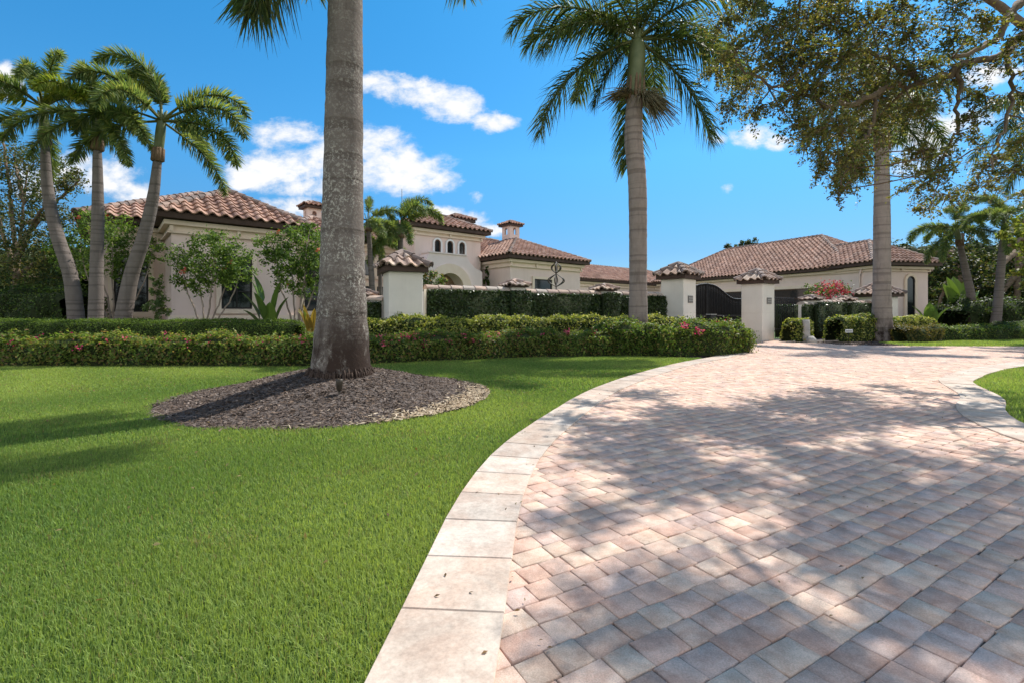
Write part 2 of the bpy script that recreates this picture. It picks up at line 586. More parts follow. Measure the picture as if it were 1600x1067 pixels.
def leaf_obj(name, pos, nrm, size, palette, mat, parent, aspect=0.5, rand=0.8, var=0.25, core=None, coremat=None):
    v, q, c = leaves(pos, nrm, size, palette, aspect, rand, var)
    mats = [mat]
    mi = np.zeros(len(q), int)
    if core is not None:
        cv, cq = core
        q = np.concatenate([q, np.asarray(cq) + len(v)])
        v = np.concatenate([v, cv])
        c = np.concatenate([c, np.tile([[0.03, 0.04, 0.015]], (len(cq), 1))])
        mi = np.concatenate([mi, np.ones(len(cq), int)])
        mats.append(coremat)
    me = np_mesh(name, v, q, c, False, mi)
    return link_mesh(name, me, mats, parent)


# ================================================================== GROUND, DRIVEWAY, LAWN
OL = catmull([(-0.95, -4), (-0.75, -2), (-0.62, 0), (-0.478, 1.57), (-0.43, 2.23), (-0.347, 3.2), (-0.12, 4.31), (0.375, 5.66), (1.2, 7.55), (2.4, 9.54), (4.05, 11.77), (5.6, 13.5), (7.2, 15.6), (7.75, 17.4), (7.7, 19.2)], 10)
IS = catmull([(30, 17.0), (22, 14.6), (16, 12.9), (12, 11.2), (10, 10.0), (8.94, 9.2), (8.1, 8.5), (7.6, 7.8), (7.15, 7.1), (6.7, 6.55), (6.16, 6.04), (5.6, 5.3), (5.2, 4.3), (4.95, 2.5), (4.85, 0), (4.85, -4)], 8)
drive_poly = [tuple(p) for p in OL] + [(7.7, 23), (9.5, 27), (13.5, 28.5), (11.6, 22.0), (12.0, 20.6), (13.2, 18.45), (15, 17.9), (19, 17.8), (30, 19.5)] + [tuple(p) for p in IS] + [(-0.95, -4.0)]
sheet('ground', [(-900, -60), (900, -60), (900, 1500), (-900, 1500)], -0.075, M['turf'])
sheet('driveway_bed', drive_poly, -0.014, M['sand'])['label'] = 'sand filled joints under the driveway pavers'

# pavers: courses run along e1
e1 = np.array([0.862, 0.507]); e2 = np.array([-0.507, 0.862])
roww = 0.130
V_, Q_, C_ = [], [], []
pal = np.array([(0.56, 0.45, 0.355), (0.54, 0.415, 0.335), (0.50, 0.345, 0.285), (0.53, 0.37, 0.30), (0.46, 0.36, 0.325), (0.42, 0.335, 0.315), (0.52, 0.405, 0.335), (0.47, 0.355, 0.305), (0.59, 0.485, 0.385)])
pal = pal * 1.10
pal = pal * 0.58 + pal.mean(0) * 0.42 * np.array([1.11, 1.03, 0.95])
palw = np.array([.16, .13, .12, .12, .11, .07, .13, .08, .08])
rects = []
for r in range(-140, 300):
    s = -30 + RNG.uniform(0, 0.2)
    while s < 48:
        L = (0.130, 0.130, 0.195, 0.130, 0.165)[RNG.integers(0, 5)]
        rects.append((s, r * roww, L))
        s += L
rects = np.array(rects)
cen = (rects[:, 0] + rects[:, 2] / 2)[:, None] * e1 + (rects[:, 1] + roww / 2)[:, None] * e2
OLn = resample(OL, 0.25); OLn = OLn + normals2(OLn) * 0.26
ISn = resample(IS, 0.25); ISn = ISn + normals2(ISn) * 0.26
pav_poly = [tuple(p) for p in OLn] + drive_poly[len(OL):len(drive_poly) - len(IS) - 1] + [tuple(p) for p in ISn] + [(-0.7, -4.0)]
ok = inside(cen, pav_poly) & (cen[:, 1] > -2.5)
rects = rects[ok]
n = len(rects)
hx = rects[:, 2] / 2 - 0.002
hy = np.full(n, roww / 2 - 0.002)
ctr = np.stack([rects[:, 0] + rects[:, 2] / 2, rects[:, 1] + roww / 2], 1)
top_z = RNG.normal(0, 0.0018, n)
tilt = RNG.normal(0, 0.007, (n, 2))
lv = np.empty((n, 12, 3))
sg = np.array([(-1, -1), (1, -1), (1, 1), (-1, 1)])
jit = RNG.normal(0, 0.003, (n, 4, 2))
for lay, (ins, zz) in enumerate(((0.004, 0.0), (0.0, -0.0035), (0.0, -0.04))):
    for k in range(4):
        x = sg[k, 0] * (hx - ins) + jit[:, k, 0]
        y = sg[k, 1] * (hy - ins) + jit[:, k, 1]
        z = zz + top_z + x * tilt[:, 0] + y * tilt[:, 1]
        p = (ctr[:, 0] + x)[:, None] * e1 + (ctr[:, 1] + y)[:, None] * e2
        lv[:, lay * 4 + k, :2] = p
        lv[:, lay * 4 + k, 2] = z
fq = [(0, 1, 2, 3)] + [(4 + k, 4 + (k + 1) % 4, (k + 1) % 4, k) for k in range(4)] + [(8 + k, 8 + (k + 1) % 4, 4 + (k + 1) % 4, 4 + k) for k in range(4)]
qq = (np.arange(n) * 12)[:, None, None] + np.array(fq)[None]
pc = pal[RNG.choice(len(pal), n, p=palw / palw.sum())] * RNG.uniform(0.88, 1.12, (n, 1))
me = np_mesh('driveway', lv.reshape(-1, 3), qq.reshape(-1, 4), np.repeat(pc, 9, axis=0))
tag(link_mesh('driveway', me, [M['paver']]), 'curving driveway of tumbled cream, pink and grey pavers', None, None, 'structure')


def border(name, line, width, label, step=0.43):
    P = resample(line, step)
    N = normals2(P)
    b_ = MB()
    for i in range(len(P) - 1):
        a0, a1 = P[i], P[i + 1]
        t_ = unit(a1 - a0)
        o0, o1 = a0 + t_ * 0.003, a1 - t_ * 0.003
        i0, i1 = o0 + N[i] * width, o1 + N[i + 1] * width
        zt = 0.012 + RNG.normal(0, 0.0012)
        g = RNG.uniform(0.88, 1.06)
        col = (0.51 * g, 0.425 * g, 0.35 * g) if RNG.random() > 0.3 else (0.51 * g, 0.44 * g, 0.375 * g)
        c = (o0 + o1 + i0 + i1) / 4
        V = []
        for ins, z in ((0.006, zt), (0, zt - 0.006), (0, -0.06)):
            for p in (o0, i0, i1, o1):
                q = p + unit(c - p) * ins
                V.append((q[0], q[1], z))
        b_.add(V, [(3, 2, 1, 0)[::1]] + [(4 + k, k, (k + 1) % 4, 4 + (k + 1) % 4) for k in range(4)] + [(8 + k, 4 + k, 4 + (k + 1) % 4, 8 + (k + 1) % 4) for k in range(4)], col)
    o = b_.build(name, [M['trav']])
    tag(o, label, None, None, 'structure')


border('kerb', OL, 0.42, 'cream travertine slab edging along the left lawn')
border('kerb', IS[::-1][:, :], -0.46, 'cream travertine slab edging round the right lawn')

MC = np.array([-2.66, 7.35]); MR = 2.24
bed_front = [(-22, 11.3), (-12, 11.25), (-4.7, 11.2), (-2.6, 12.2), (0.9, 13.6), (3.7, 13.9), (5.2, 13.4)]
lawn_poly = [(-22, -3), (-0.9, -3)] + [tuple(p) for p in OL if p[1] > -3 and p[1] < 13.1] + [tuple(p) for p in bed_front[::-1]]
sheet('lawn', lawn_poly, -0.03, M['turf'])['label'] = 'mown green front lawn left of the driveway'
isl_poly = [tuple(p) for p in IS] + [(30, -4)]
sheet('lawn', isl_poly, -0.034, M['turf'])['label'] = 'green lawn island at the right of the driveway'
far_poly = [(14.6, 18.0), (19, 17.95), (30, 19.7), (34, 24), (25, 22.8), (18.2, 21.2), (15.3, 20.2)]
sheet('lawn', far_poly, -0.02, M['turf'])['label'] = 'far lawn strip across the driveway at right'
# planting beds under the hedges
sheet('planting_bed', [tuple(p) for p in bed_front] + [(6.6, 14.9), (7.5, 16.5), (7.6, 19.2), (6, 20), (-3.5, 16.5), (-10, 18), (-24, 16)], -0.022, M['mulch'])['label'] = 'dark mulch bed under the front hedges'
sheet('planting_bed', [(12.05, 20.7), (13.2, 18.55), (14.6, 18.02), (15.3, 20.2), (18.2, 21.2), (25, 22.8), (34, 24), (34, 34), (12, 23.2)], -0.026, M['mulch'])['label'] = 'mulch bed below the right gate column and palm'


def grass_blades(poly, zones, holes, name, label, colmul=1.0, z0=-0.03):
    V, C = [], []
    poly = np.asarray(poly)
    for (ya, yb, xa, xb, dens, hgt, wid) in zones:
        m_ = int((xb - xa) * (yb - ya) * dens)
        p = np.stack([RNG.uniform(xa, xb, m_), RNG.uniform(ya, yb, m_)], 1)
        p = p[inside(p, poly)]
        keep = np.abs(p[:, 0]) < 1.12 * p[:, 1] + 2.2
        for (hc, hr) in holes:
            dd = p - hc
            ang = np.arctan2(dd[:, 1], dd[:, 0])
            keep &= np.linalg.norm(dd, axis=1) > hr + 0.05 * np.sin(ang * 9) + 0.03 * np.sin(ang * 23 + 1)
        p = p[keep]
        k = len(p)
        ang = RNG.uniform(0, 2 * PI, k)
        lean = np.abs(RNG.normal(0, 0.55, k))
        h = hgt * RNG.uniform(0.6, 1.25, k) * (1 + 0.18 * np.sin(p[:, 0] * 2.1 + 1.7 * np.sin(p[:, 1] * 1.3)) * np.sin(p[:, 1] * 1.7))
        dx = np.stack([np.cos(ang), np.sin(ang)], 1)
        sx = np.stack([-np.sin(ang), np.cos(ang)], 1)
        wd = wid * RNG.uniform(0.7, 1.3, k)
        v = np.zeros((k, 6, 3))
        base = np.concatenate([p, np.full((k, 1), z0)], 1)
        for j, (fr, wf, lf) in enumerate(((0, 1, 0), (0.55, 0.85, 0.35), (1.0, 0.12, 1.0))):
            off = np.zeros((k, 3))
            off[:, :2] = dx * (h * lean * lf)[:, None]
            off[:, 2] = h * fr * (1 - 0.3 * np.minimum(lean, 1.2) * lf)
            side = np.zeros((k, 3)); side[:, :2] = sx * (wd * wf * 0.5)[:, None]
            v[:, j * 2] = base + off - side
            v[:, j * 2 + 1] = base + off + side
        # greener and paler drifts, a few straw blades
        tone = 0.5 + 0.5 * np.sin(p[:, 0] * 1.1 + 2 * np.sin(p[:, 1] * 0.6)) * np.sin(p[:, 1] * 0.9 + 1.3 * np.sin(p[:, 0] * 0.7))
        tone = np.clip(tone + RNG.normal(0, 0.3, k), 0, 1)[:, None]
        c = np.array([[0.140, 0.230, 0.056]]) * (1 - tone) + np.array([[0.305, 0.385, 0.100]]) * tone
        patch = np.sin(p[:, 0] * 2.7 + 1.9 * np.sin(p[:, 1] * 2.3)) * np.sin(p[:, 1] * 3.1 + 1.4 * np.sin(p[:, 0] * 1.9))
        straw = RNG.random(k) < np.where(patch > 0.75, 0.16, 0.035)
        c[straw] = (0.26, 0.22, 0.10)
        c *= RNG.uniform(0.75, 1.25, (k, 1)) * colmul
        V.append(v); C.append(c)
    v = np.concatenate(V); c = np.concatenate(C)
    k = len(v)
    q = np.array([(0, 1, 3, 2), (2, 3, 5, 4)])[None] + (np.arange(k) * 6)[:, None, None]
    me = np_mesh(name, v.reshape(-1, 3), q.reshape(-1, 4), np.repeat(c, 2, axis=0))
    tag(link_mesh(name, me, [M['grass']]), label, 'grass', None, 'stuff')


HOLE = [(MC, MR)]
grass_blades(lawn_poly, [(0.6, 2.6, -5, 0.2, 22000, 0.036, 0.0034), (2.6, 4.5, -7, 0.4, 13000, 0.036, 0.0042), (4.5, 7.5, -10.5, 1.6, 6500, 0.038, 0.0065), (7.5, 14, -17, 5.6, 3000, 0.042, 0.011)], HOLE, 'grass', 'short mown grass blades of the front lawn', 0.95)
grass_blades(isl_poly, [(2, 14.5, 4.7, 19, 3200, 0.055, 0.008)], [], 'grass', 'short grass of the lawn island at right', 1.0, -0.034)
grass_blades(far_poly, [(17.5, 24, 14, 32, 900, 0.06, 0.02)], [], 'grass', 'short grass of the far strip behind the driveway', 1.0, -0.02)

# mulch mound round the big palm
def mound_z(x, y):
    r = np.hypot(x - MC[0], y - MC[1]) / (MR + 0.04)
    return np.where(r < 1, 0.40 * (0.5 + 0.5 * np.cos(np.pi * np.clip(r, 0, 1))) ** 0.8 - 0.02, -0.05)


gx, gy = np.meshgrid(np.linspace(-1, 1, 61), np.linspace(-1, 1, 61))
rr = np.maximum(np.abs(gx), np.abs(gy)); an = np.hypot(gx, gy) + 1e-9
X = MC[0] + gx / an * rr * (MR + 0.05); Y = MC[1] + gy / an * rr * (MR + 0.05)
Z = mound_z(X, Y) + RNG.normal(0, 0.006, X.shape)
idx = np.arange(61 * 61).reshape(61, 61)
qd = np.stack([idx[:-1, :-1], idx[:-1, 1:], idx[1:, 1:], idx[1:, :-1]], -1).reshape(-1, 4)
me = np_mesh('mulch_mound', np.stack([X, Y, Z], -1).reshape(-1, 3), qd, None, True)
tag(link_mesh('mulch_mound', me, [M['mulch']]), 'round mulch mound in the lawn', None, None, 'structure')


def chips(name, label, pts, zs, lmin, lmax, palette):
    k = len(pts)
    L = RNG.uniform(lmin, lmax, k); W_ = L * RNG.uniform(0.12, 0.35, k)
    d = RNG.normal(0, 1, (k, 3)); d[:, 2] *= 0.22; d = unit(d)
    s = unit(np.cross(d, np.array([0, 0, 1.0]) + RNG.normal(0, 0.35, (k, 3))))
    up = np.cross(s, d)
    c0 = np.concatenate([pts, zs[:, None]], 1)
    v = np.empty((k, 5, 3))
    v[:, 0] = c0 - d * L[:, None] / 2 - s * W_[:, None] / 2
    v[:, 1] = c0 + d * L[:, None] / 2 - s * W_[:, None] / 3
    v[:, 2] = c0 + d * L[:, None] / 2 + s * W_[:, None] / 3
    v[:, 3] = c0 - d * L[:, None] / 2 + s * W_[:, None] / 2
    v[:, 4] = c0 + up * 0.004
    q = np.array([(0, 1, 4, 4), (1, 2, 4, 4), (2, 3, 4, 4), (3, 0, 4, 4)])[:, :3]
    q = q[None] + (np.arange(k) * 5)[:, None, None]
    pal_ = np.array(palette)
    c = pal_[RNG.integers(0, len(pal_), k)] * RNG.uniform(0.7, 1.3, (k, 1))
    me = np_mesh(name, v.reshape(-1, 3), q.reshape(-1, 3), np.repeat(c, 4, axis=0))
    tag(link_mesh(name, me, [M['chip']]), label, 'mulch', None, 'stuff')


k = 32000
a_ = RNG.uniform(0, 2 * PI, k); r_ = (MR + 0.02) * np.sqrt(RNG.uniform(0, 1, k)) + np.abs(RNG.normal(0, 0.06, k)) * (RNG.random(k) < 0.4)
pp = MC + np.stack([np.cos(a_), np.sin(a_)], 1) * r_[:, None]
CHIPC = [(0.065, 0.047, 0.038), (0.10, 0.075, 0.062), (0.19, 0.152, 0.128), (0.042, 0.030, 0.025), (0.09, 0.062, 0.046), (0.14, 0.098, 0.07)]
chips('mulch_chips', 'grey brown bark chips strewn over the mound', pp, np.maximum(mound_z(pp[:, 0], pp[:, 1]), -0.01) + 0.008, 0.02, 0.075, CHIPC)
k = 2600
a2 = RNG.normal(R(-18), 0.32, k); r2_ = MR - np.abs(RNG.normal(0, 0.16, k)) + 0.06
pq = MC + np.stack([np.cos(a2), np.sin(a2)], 1) * r2_[:, None]
chips('mulch_straw', 'tan dry straw and sand along the right rim of the mulch mound', pq, np.maximum(mound_z(pq[:, 0], pq[:, 1]), -0.01) + 0.016, 0.03, 0.10, [(0.34, 0.26, 0.17), (0.42, 0.33, 0.22), (0.28, 0.20, 0.13), (0.46, 0.38, 0.28)])
k = 2500
pp = np.array([13.0, 18.9]) + np.stack([RNG.uniform(-0.3, 2.2, k), RNG.uniform(-0.8, 1.5, k)], 1)
pp = pp[(pp[:, 1] > 18.5 - (pp[:, 0] - 13.2) * 0.3)]
chips('mulch_chips', 'bark chips beside the right gate column bed', pp, np.full(len(pp), 0.0), 0.05, 0.14, CHIPC)

# ================================================================== ROOFS
TILE_PAL = np.array([(0.34, 0.198, 0.142), (0.37, 0.222, 0.164), (0.315, 0.182, 0.134), (0.385, 0.240, 0.182), (0.29, 0.170, 0.130), (0.35, 0.208, 0.152), (0.40, 0.258, 0.200)])
OLD_PAL = np.array([(0.36, 0.26, 0.21), (0.27, 0.20, 0.17), (0.42, 0.29, 0.22), (0.31, 0.25, 0.22), (0.46, 0.36, 0.29)])
CAP_PAL = np.array([(0.20, 0.15, 0.13), (0.25, 0.19, 0.165), (0.165, 0.125, 0.11), (0.30, 0.21, 0.17)])


def tiles_face(mb, poly3, tw=0.34, ex=0.37, h=0.075, palette=TILE_PAL, skip=None):
    """S-profile tiles on one roof face; poly3[0]-poly3[1] is the eave, listed counter-clockwise seen from outside"""
    P = [np.asarray(p, float) for p in poly3]
    s_ = unit(P[1] - P[0])
    nrm = unit(np.cross(P[1] - P[0], P[-1] - P[0]))
    t_ = np.cross(nrm, s_)
    pl = np.array([((p - P[0]) @ s_, (p - P[0]) @ t_) for p in P])
    tmax = pl[:, 1].max()

    def srange(tt):
        xs = []
        for i in range(len(pl)):
            a, b_ = pl[i], pl[(i + 1) % len(pl)]
            lo, hi = min(a[1], b_[1]), max(a[1], b_[1])
            if lo - 1e-6 <= tt <= hi + 1e-6:
                if hi - lo < 1e-6:
                    xs += [a[0], b_[0]]
                else:
                    f_ = (tt - a[1]) / (b_[1] - a[1])
                    xs.append(a[0] + f_ * (b_[0] - a[0]))
        return (min(xs), max(xs)) if xs else (0, 0)
    # deck under the tiles
    mb.add([p - nrm * 0.02 for p in P], [tuple(range(len(P)))], tuple(CAP_PAL[0]))
    nx = 8
    prof = []
    for i in range(nx):
        x = i / (nx - 1)
        prof.append((x, h * math.sin(PI * x / 0.64) if x < 0.64 else -0.22 * h * math.sin(PI * (x - 0.64) / 0.36)))
    nrow = int(math.ceil(tmax / ex))
    for r in range(nrow):
        t0 = r * ex - (0.06 if r == 0 else 0.0)
        t1 = min((r + 1) * ex + 0.05, tmax)
        lo, hi = srange(min(max(t0, 0) + 0.02, tmax))
        lo2, hi2 = srange(t1)
        for j in range(int(math.floor((lo - 0.05) / tw)), int(math.ceil((hi + 0.05) / tw))):
            sa, sb = j * tw, (j + 1) * tw
            if sb < lo or sa > hi:
                continue
            jl = random.uniform(-0.008, 0.008)
            V = []
            ta = t0 + random.uniform(-0.012, 0.012)
            for (tt, lift, l_, h_) in ((ta, 0.058, lo, hi), (ta, 0.012, lo, hi), (t1, 0.004, lo2, hi2)):
                for (x, zz) in prof:
                    s = min(max(sa + x * tw * 1.02 + jl, l_), h_)
                    V.append(P[0] + s_ * s + t_ * tt + nrm * (zz + lift))
            Fs = []
            for i in range(nx - 1):
                Fs.append((i, i + 1, 2 * nx + i + 1, 2 * nx + i))
                Fs.append((nx + i, nx + i + 1, i + 1, i))
            col = palette[random.randrange(len(palette))] * random.uniform(0.85, 1.15)
            mb.add(V, Fs, tuple(col), 0)


def ridge_caps(mb, a, b_, r=0.13, step=0.36, lift=0.03):
    a, b_ = np.asarray(a, float), np.asarray(b_, float)
    L = np.linalg.norm(b_ - a)
    if L < 0.1:
        return
    n = max(1, int(round(L / step)))
    d = (b_ - a) / L
    side = unit(np.cross(d, (0, 0, 1.0)))
    up = np.cross(side, d)
    for i in range(n):
        p0 = a + d * (L * i / n - 0.03)
        p1 = a + d * (L * (i + 1) / n + 0.02)
        V = []
        for (p, rr_, lf) in ((p0, r * 1.08, lift + 0.02), (p0, r * 0.9, lift - 0.012), (p1, r * 0.92, lift)):
            for k in range(7):
                an_ = PI * (k / 6 * 1.15 - 0.075)
                V.append(p + side * math.cos(an_) * rr_ + up * (math.sin(an_) * rr_ + lf - 0.02))
        Fs = []
        for k in range(6):
            Fs.append((k, k + 1, 14 + k + 1, 14 + k))
            Fs.append((7 + k, 7 + k + 1, k + 1, k))
        mb.add(V, Fs, tuple(CAP_PAL[random.randrange(4)] * random.uniform(0.85, 1.2)), 0)


def hip_roof(parent, o, ax, ay, la, lb, z, pitch, palette=None, tw=0.34, ex=0.37, fascia=0.185, sides='fblr', capr=0.13, tile_h=0.095, topcut=None):
    """hip roof over a rectangle from corner o along ax (la) and ay (lb); front is the ax edge at o"""
    ax, ay = np.append(ax, 0.0), np.append(ay, 0.0)
    o3 = np.array([o[0], o[1], z])
    c = [o3, o3 + ax * la, o3 + ax * la + ay * lb, o3 + ay * lb]
    if la >= lb:
        hh = lb / 2
        r0 = o3 + ax * hh + ay * hh + np.array([0, 0, hh * pitch])
        r1 = o3 + ax * (la - hh) + ay * hh + np.array([0, 0, hh * pitch])
        faces = {'f': [c[0], c[1], r1, r0], 'r': [c[1], c[2], r1], 'b': [c[2], c[3], r0, r1], 'l': [c[3], c[0], r0]}
        hips = [(c[0], r0), (c[3], r0), (c[1], r1), (c[2], r1), (r0, r1)]
    else:
        hh = la / 2
        r0 = o3 + ax * hh + ay * hh + np.array([0, 0, hh * pitch])
        r1 = o3 + ax * hh + ay * (lb - hh) + np.array([0, 0, hh * pitch])
        faces = {'f': [c[0], c[1], r0], 'r': [c[1], c[2], r1, r0], 'b': [c[2], c[3], r1], 'l': [c[3], c[0], r0, r1]}
        hips = [(c[0], r0), (c[1], r0), (c[2], r1), (c[3], r1), (r0, r1)]
    mb = MB()
    for k_, f in faces.items():
        if k_ in sides:
            tiles_face(mb, f, tw, ex, tile_h, TILE_PAL if palette is None else palette)
        else:
            mb.add(f, [tuple(range(len(f)))], tuple(TILE_PAL[0]))
    ro = mb.build('roof', [M['tile']], parent)
    cb = MB()
    for a, b_ in hips:
        ridge_caps(cb, a, b_, capr)
    cb.build('ridge_cap', [M['tile']], ro)
    fb = MB()
    ins = 0.03
    q = [c[0] + (ax + ay) * ins, c[1] + (-ax + ay) * ins, c[2] + (-ax - ay) * ins, c[3] + (ax - ay) * ins]
    fb.prism([(p[0], p[1]) for p in q], z - 0.02 - fascia, z - 0.025)
    fb.build('fascia', [M['fascia']], ro)
    return ro


# ================================================================== HOUSE
A0 = np.array([-11.749, 16.5])
U = np.array([0.766, 0.643]); Vv = np.array([-0.643, 0.766])


def hw(u, v, z=0.0):
    p = A0 + U * u + Vv * v
    return np.array([p[0], p[1], z])


U3, V3, Z3 = np.append(U, 0), np.append(Vv, 0), np.array([0, 0, 1.0])
house = empty('house', tuple(hw(8, 5)), 'sprawling pale stucco house with clay tile hip roofs and an arched entry tower', 'house')


def block(parent, frame, u0, u1, v0, v1, zt, mat='stucco', frieze=0.62, z0=-0.1, over=0.5, pitch=0.45, name='wall', **kw):
    """a rectangular wing: walls, cream frieze under the eave, hip roof"""
    O, ua, va = frame
    def P(u, v): return O + ua * u + va * v
    mb = MB()
    mb.prism([P(u0, v0), P(u1, v0), P(u1, v1), P(u0, v1)], z0, zt - frieze)
    wl = mb.build(name, [M[mat]], parent)
    if frieze > 0.05:
        fb = MB()
        e = 0.05
        fb.prism([P(u0 - e, v0 - e), P(u1 + e, v0 - e), P(u1 + e, v1 + e), P(u0 - e, v1 + e)], zt - frieze, zt - 0.26)
        e = 0.12
        fb.prism([P(u0 - e, v0 - e), P(u1 + e, v0 - e), P(u1 + e, v1 + e), P(u0 - e, v1 + e)], zt - frieze - 0.05, zt - frieze - 0.0035)
        e = 0.22
        fb.prism([P(u0 - e, v0 - e), P(u1 + e, v0 - e), P(u1 + e, v1 + e), P(u0 - e, v1 + e)], zt - 0.40, zt - 0.245)
        nb = int((u1 - u0) / 1.9)
        for i in range(nb + 1):       # pilaster strips on the frieze
            p = P(u0 + (u1 - u0) * i / max(nb, 1), v0 - 0.10)
            fb.box(p[0], p[1], zt - frieze + 0.002, 0.10, 0.12, frieze - 0.42, math.atan2(ua[1], ua[0]))
        fb.build('frieze', [M['cream']], wl)
    if pitch:
        hip_roof(parent, P(u0 - over, v0 - over), ua, va, (u1 - u0) + 2 * over, (v1 - v0) + 2 * over, zt, pitch, **kw)
    return wl


def window(parent, o, ax, nrm, wd, z0, z1, trim=0.14, muntx=1, munty=1, arch=False, framem='iron', trimm='cream', sill=True, name='window'):
    """o: ground point on the wall face under the window centre"""
    ax, nrm = np.append(ax, 0.0) if len(ax) == 2 else np.asarray(ax), np.append(nrm, 0.0) if len(nrm) == 2 else np.asarray(nrm)
    o = np.array([o[0], o[1], 0.0])

    def outline(w_, za, zb):
        if not arch:
            return [(-w_, za), (w_, za), (w_, zb), (-w_, zb)]
        zc = zb - w_
        return [(-w_, za), (w_, za)] + [(w_ * math.cos(i * PI / 10), zc + w_ * math.sin(i * PI / 10)) for i in range(11)]
    h = wd / 2

    def ring(mb, w_in, za_in, zb_in, w_out, za_out, zb_out, d0, d1):
        I, Ou = outline(w_in, za_in, zb_in), outline(w_out, za_out, zb_out)
        n = len(I)
        V = []
        for d in (d0, d1):
            for pl in (I, Ou):
                V += [o + ax * p[0] + Z3 * p[1] + nrm * d for p in pl]
        Fs = []
        for i in range(n):
            j = (i + 1) % n
            Fs += [(2 * n + i, 2 * n + j, 3 * n + j, 3 * n + i)[::-1], (n + i, n + j, 3 * n + j, 3 * n + i), (i, 2 * n + i, 2 * n + j, j)]
        mb.add(V, Fs)
    wroot = MB()
    ring(wroot, h, z0, z1, h + trim, z0 - trim * 0.2, z1 + trim, -0.02, 0.09)
    wo_ = wroot.build(name, [M[trimm]], parent)
    fb = MB()
    ring(fb, h - 0.06, z0 + 0.06, z1 - 0.06, h - 0.002, z0 + 0.002, z1 - 0.002, -0.02, 0.045)
    for i in range(1, muntx + 1):
        x = -h + wd * i / (muntx + 1)
        fb.obox(o + ax * (x - 0.02) + Z3 * (z0 + 0.05) + nrm * 0.02, ax * 0.04, Z3 * (z1 - z0 - 0.09), nrm * 0.022)
    for i in range(1, munty + 1):
        z = z0 + (z1 - z0) * i / (munty + 1)
        fb.obox(o + ax * (-h + 0.05) + Z3 * (z - 0.02) + nrm * 0.02, ax * (wd - 0.1), Z3 * 0.04, nrm * 0.019)
    fb.build('frame', [M[framem]], wo_)
    pb = MB()
    pb.plate(o + nrm * -0.02, ax, Z3, nrm, outline(h - 0.05, z0 + 0.05, z1 - 0.05), 0.03)
    pb.build('pane', [M['glass']], wo_)
    if sill:
        sb = MB()
        sb.obox(o + ax * (-h - trim - 0.05) + Z3 * (z0 - trim * 0.2 - 0.14) + nrm * -0.02, ax * (wd + 2 * trim + 0.1), Z3 * 0.135, nrm * 0.16)
        sb.build('sill', [M[trimm]], wo_)
    return wo_


HF = (A0, U, Vv)
Nf = -Vv
# left wing: the main range, the bay that steps forward and the part by the palm
block(house, HF, -1.9, 7.1, 2.4, 9.4, 4.62, pitch=0.50, tw=0.38, sides='fl')
block(house, HF, 4.2, 7.1, 1.3, 6.0, 4.60, pitch=0.50, tw=0.38, sides='fr')
block(house, HF, 0.1, 4.15, 0.0, 6.4, 4.62, pitch=0.58, tw=0.38, sides='flr')
window(house, hw(2.08, -0.0), U, Nf, 1.0, 1.36, 3.3, 0.16, 1, 2)
window(house, hw(5.5, 1.3), U, Nf, 1.3, 1.3, 3.35, 0.16, 1, 2)
window(house, hw(-0.9, 2.4), U, Nf, 1.0, 1.25, 3.3, 0.16, 1, 2)
pb = MB()
pb.prism([hw(u, v)[:2] for u, v in ((0.0, -0.1), (4.25, -0.1), (4.25, 0.1), (0.0, 0.1))], 0.95, 1.13)
pb.prism([hw(u, v)[:2] for u, v in ((-2.0, 2.3), (0.0, 2.3), (0.0, 2.5), (-2.0, 2.5))], 0.95, 1.13)
pb.build('plinth_band', [M['cream']], house)
# middle range with the balcony windows
def u_at(px, v):
    kx = (px - 800) / F
    a_ = A0 + Vv * v
    return (kx * a_[1] - a_[0]) / (U[0] - kx * U[1])


block(house, HF, 5.6, 11.55, 6.4, 12.5, 5.40, pitch=0.46, sides='fl')
for px_ in (571, 596):
    for za, zb in ((3.35, 4.25), (0.4, 2.75)):
        window(house, hw(u_at(px_, 6.4), 6.4), U, Nf, 0.62, za, zb, 0.20, 0, 0 if zb > 3 else 1, sill=zb > 3.2)
# entry tower
block(house, HF, 11.6, 16.15, 4.0, 9.5, 6.22, pitch=0.46, sides='flr', over=0.5, frieze=0.55)
for px_ in (683, 702.5, 721):
    window(house, hw(u_at(px_, 4.0), 4.0), U, Nf, 0.42, 4.66, 5.46, 0.10, 0, 0, arch=True, framem='door', trimm='white', sill=False)
# porch block with a round arch
pv = 3.0
pu0, pu1 = u_at(657, pv), u_at(753.5, pv)
s0_, s1_ = u_at(671, pv), u_at(729, pv)
pm, ar, zc = u_at(703, pv), 0.95, 2.55
out = [(pu0, -0.1), (pu0, 3.55), (pu0 + (s0_ - pu0) * 0.5, 3.95), (s0_, 4.52), (s1_, 4.52), (s1_ + 0.25, 4.15), (s1_ + 0.62, 3.85), (pu1 - 0.05, 3.68), (pu1, 3.6), (pu1, -0.1), (pm + ar, -0.1)]
out += [(pm + ar * math.cos(i * PI / 16), zc + ar * math.sin(i * PI / 16)) for i in range(17)] + [(pm - ar, -0.1)]
mb = MB()
mb.plate(hw(0, pv + 0.98), U3, Z3, -V3, out, 0.98)
porch = mb.build('porch', [M['porch']], house)
mb = MB()
mb.obox(hw(s0_ - 0.06, pv - 0.06, 4.523), U3 * (s1_ - s0_ + 0.12), V3 * 0.9, Z3 * 0.07)
mb.build('ledge', [M['porch']], porch)
ab = MB()
ringp = [((pm + rr_ * math.cos(i * PI / 16)), zc + rr_ * math.sin(i * PI / 16)) for rr_, rng in ((ar + 0.5, range(17)), (ar - 0.03, range(16, -1, -1))) for i in rng]
ab.plate(hw(0, pv + 0.05), U3, Z3, -V3, ringp, 0.14)
ab.build('arch_surround', [M['cream']], porch)
db = MB()
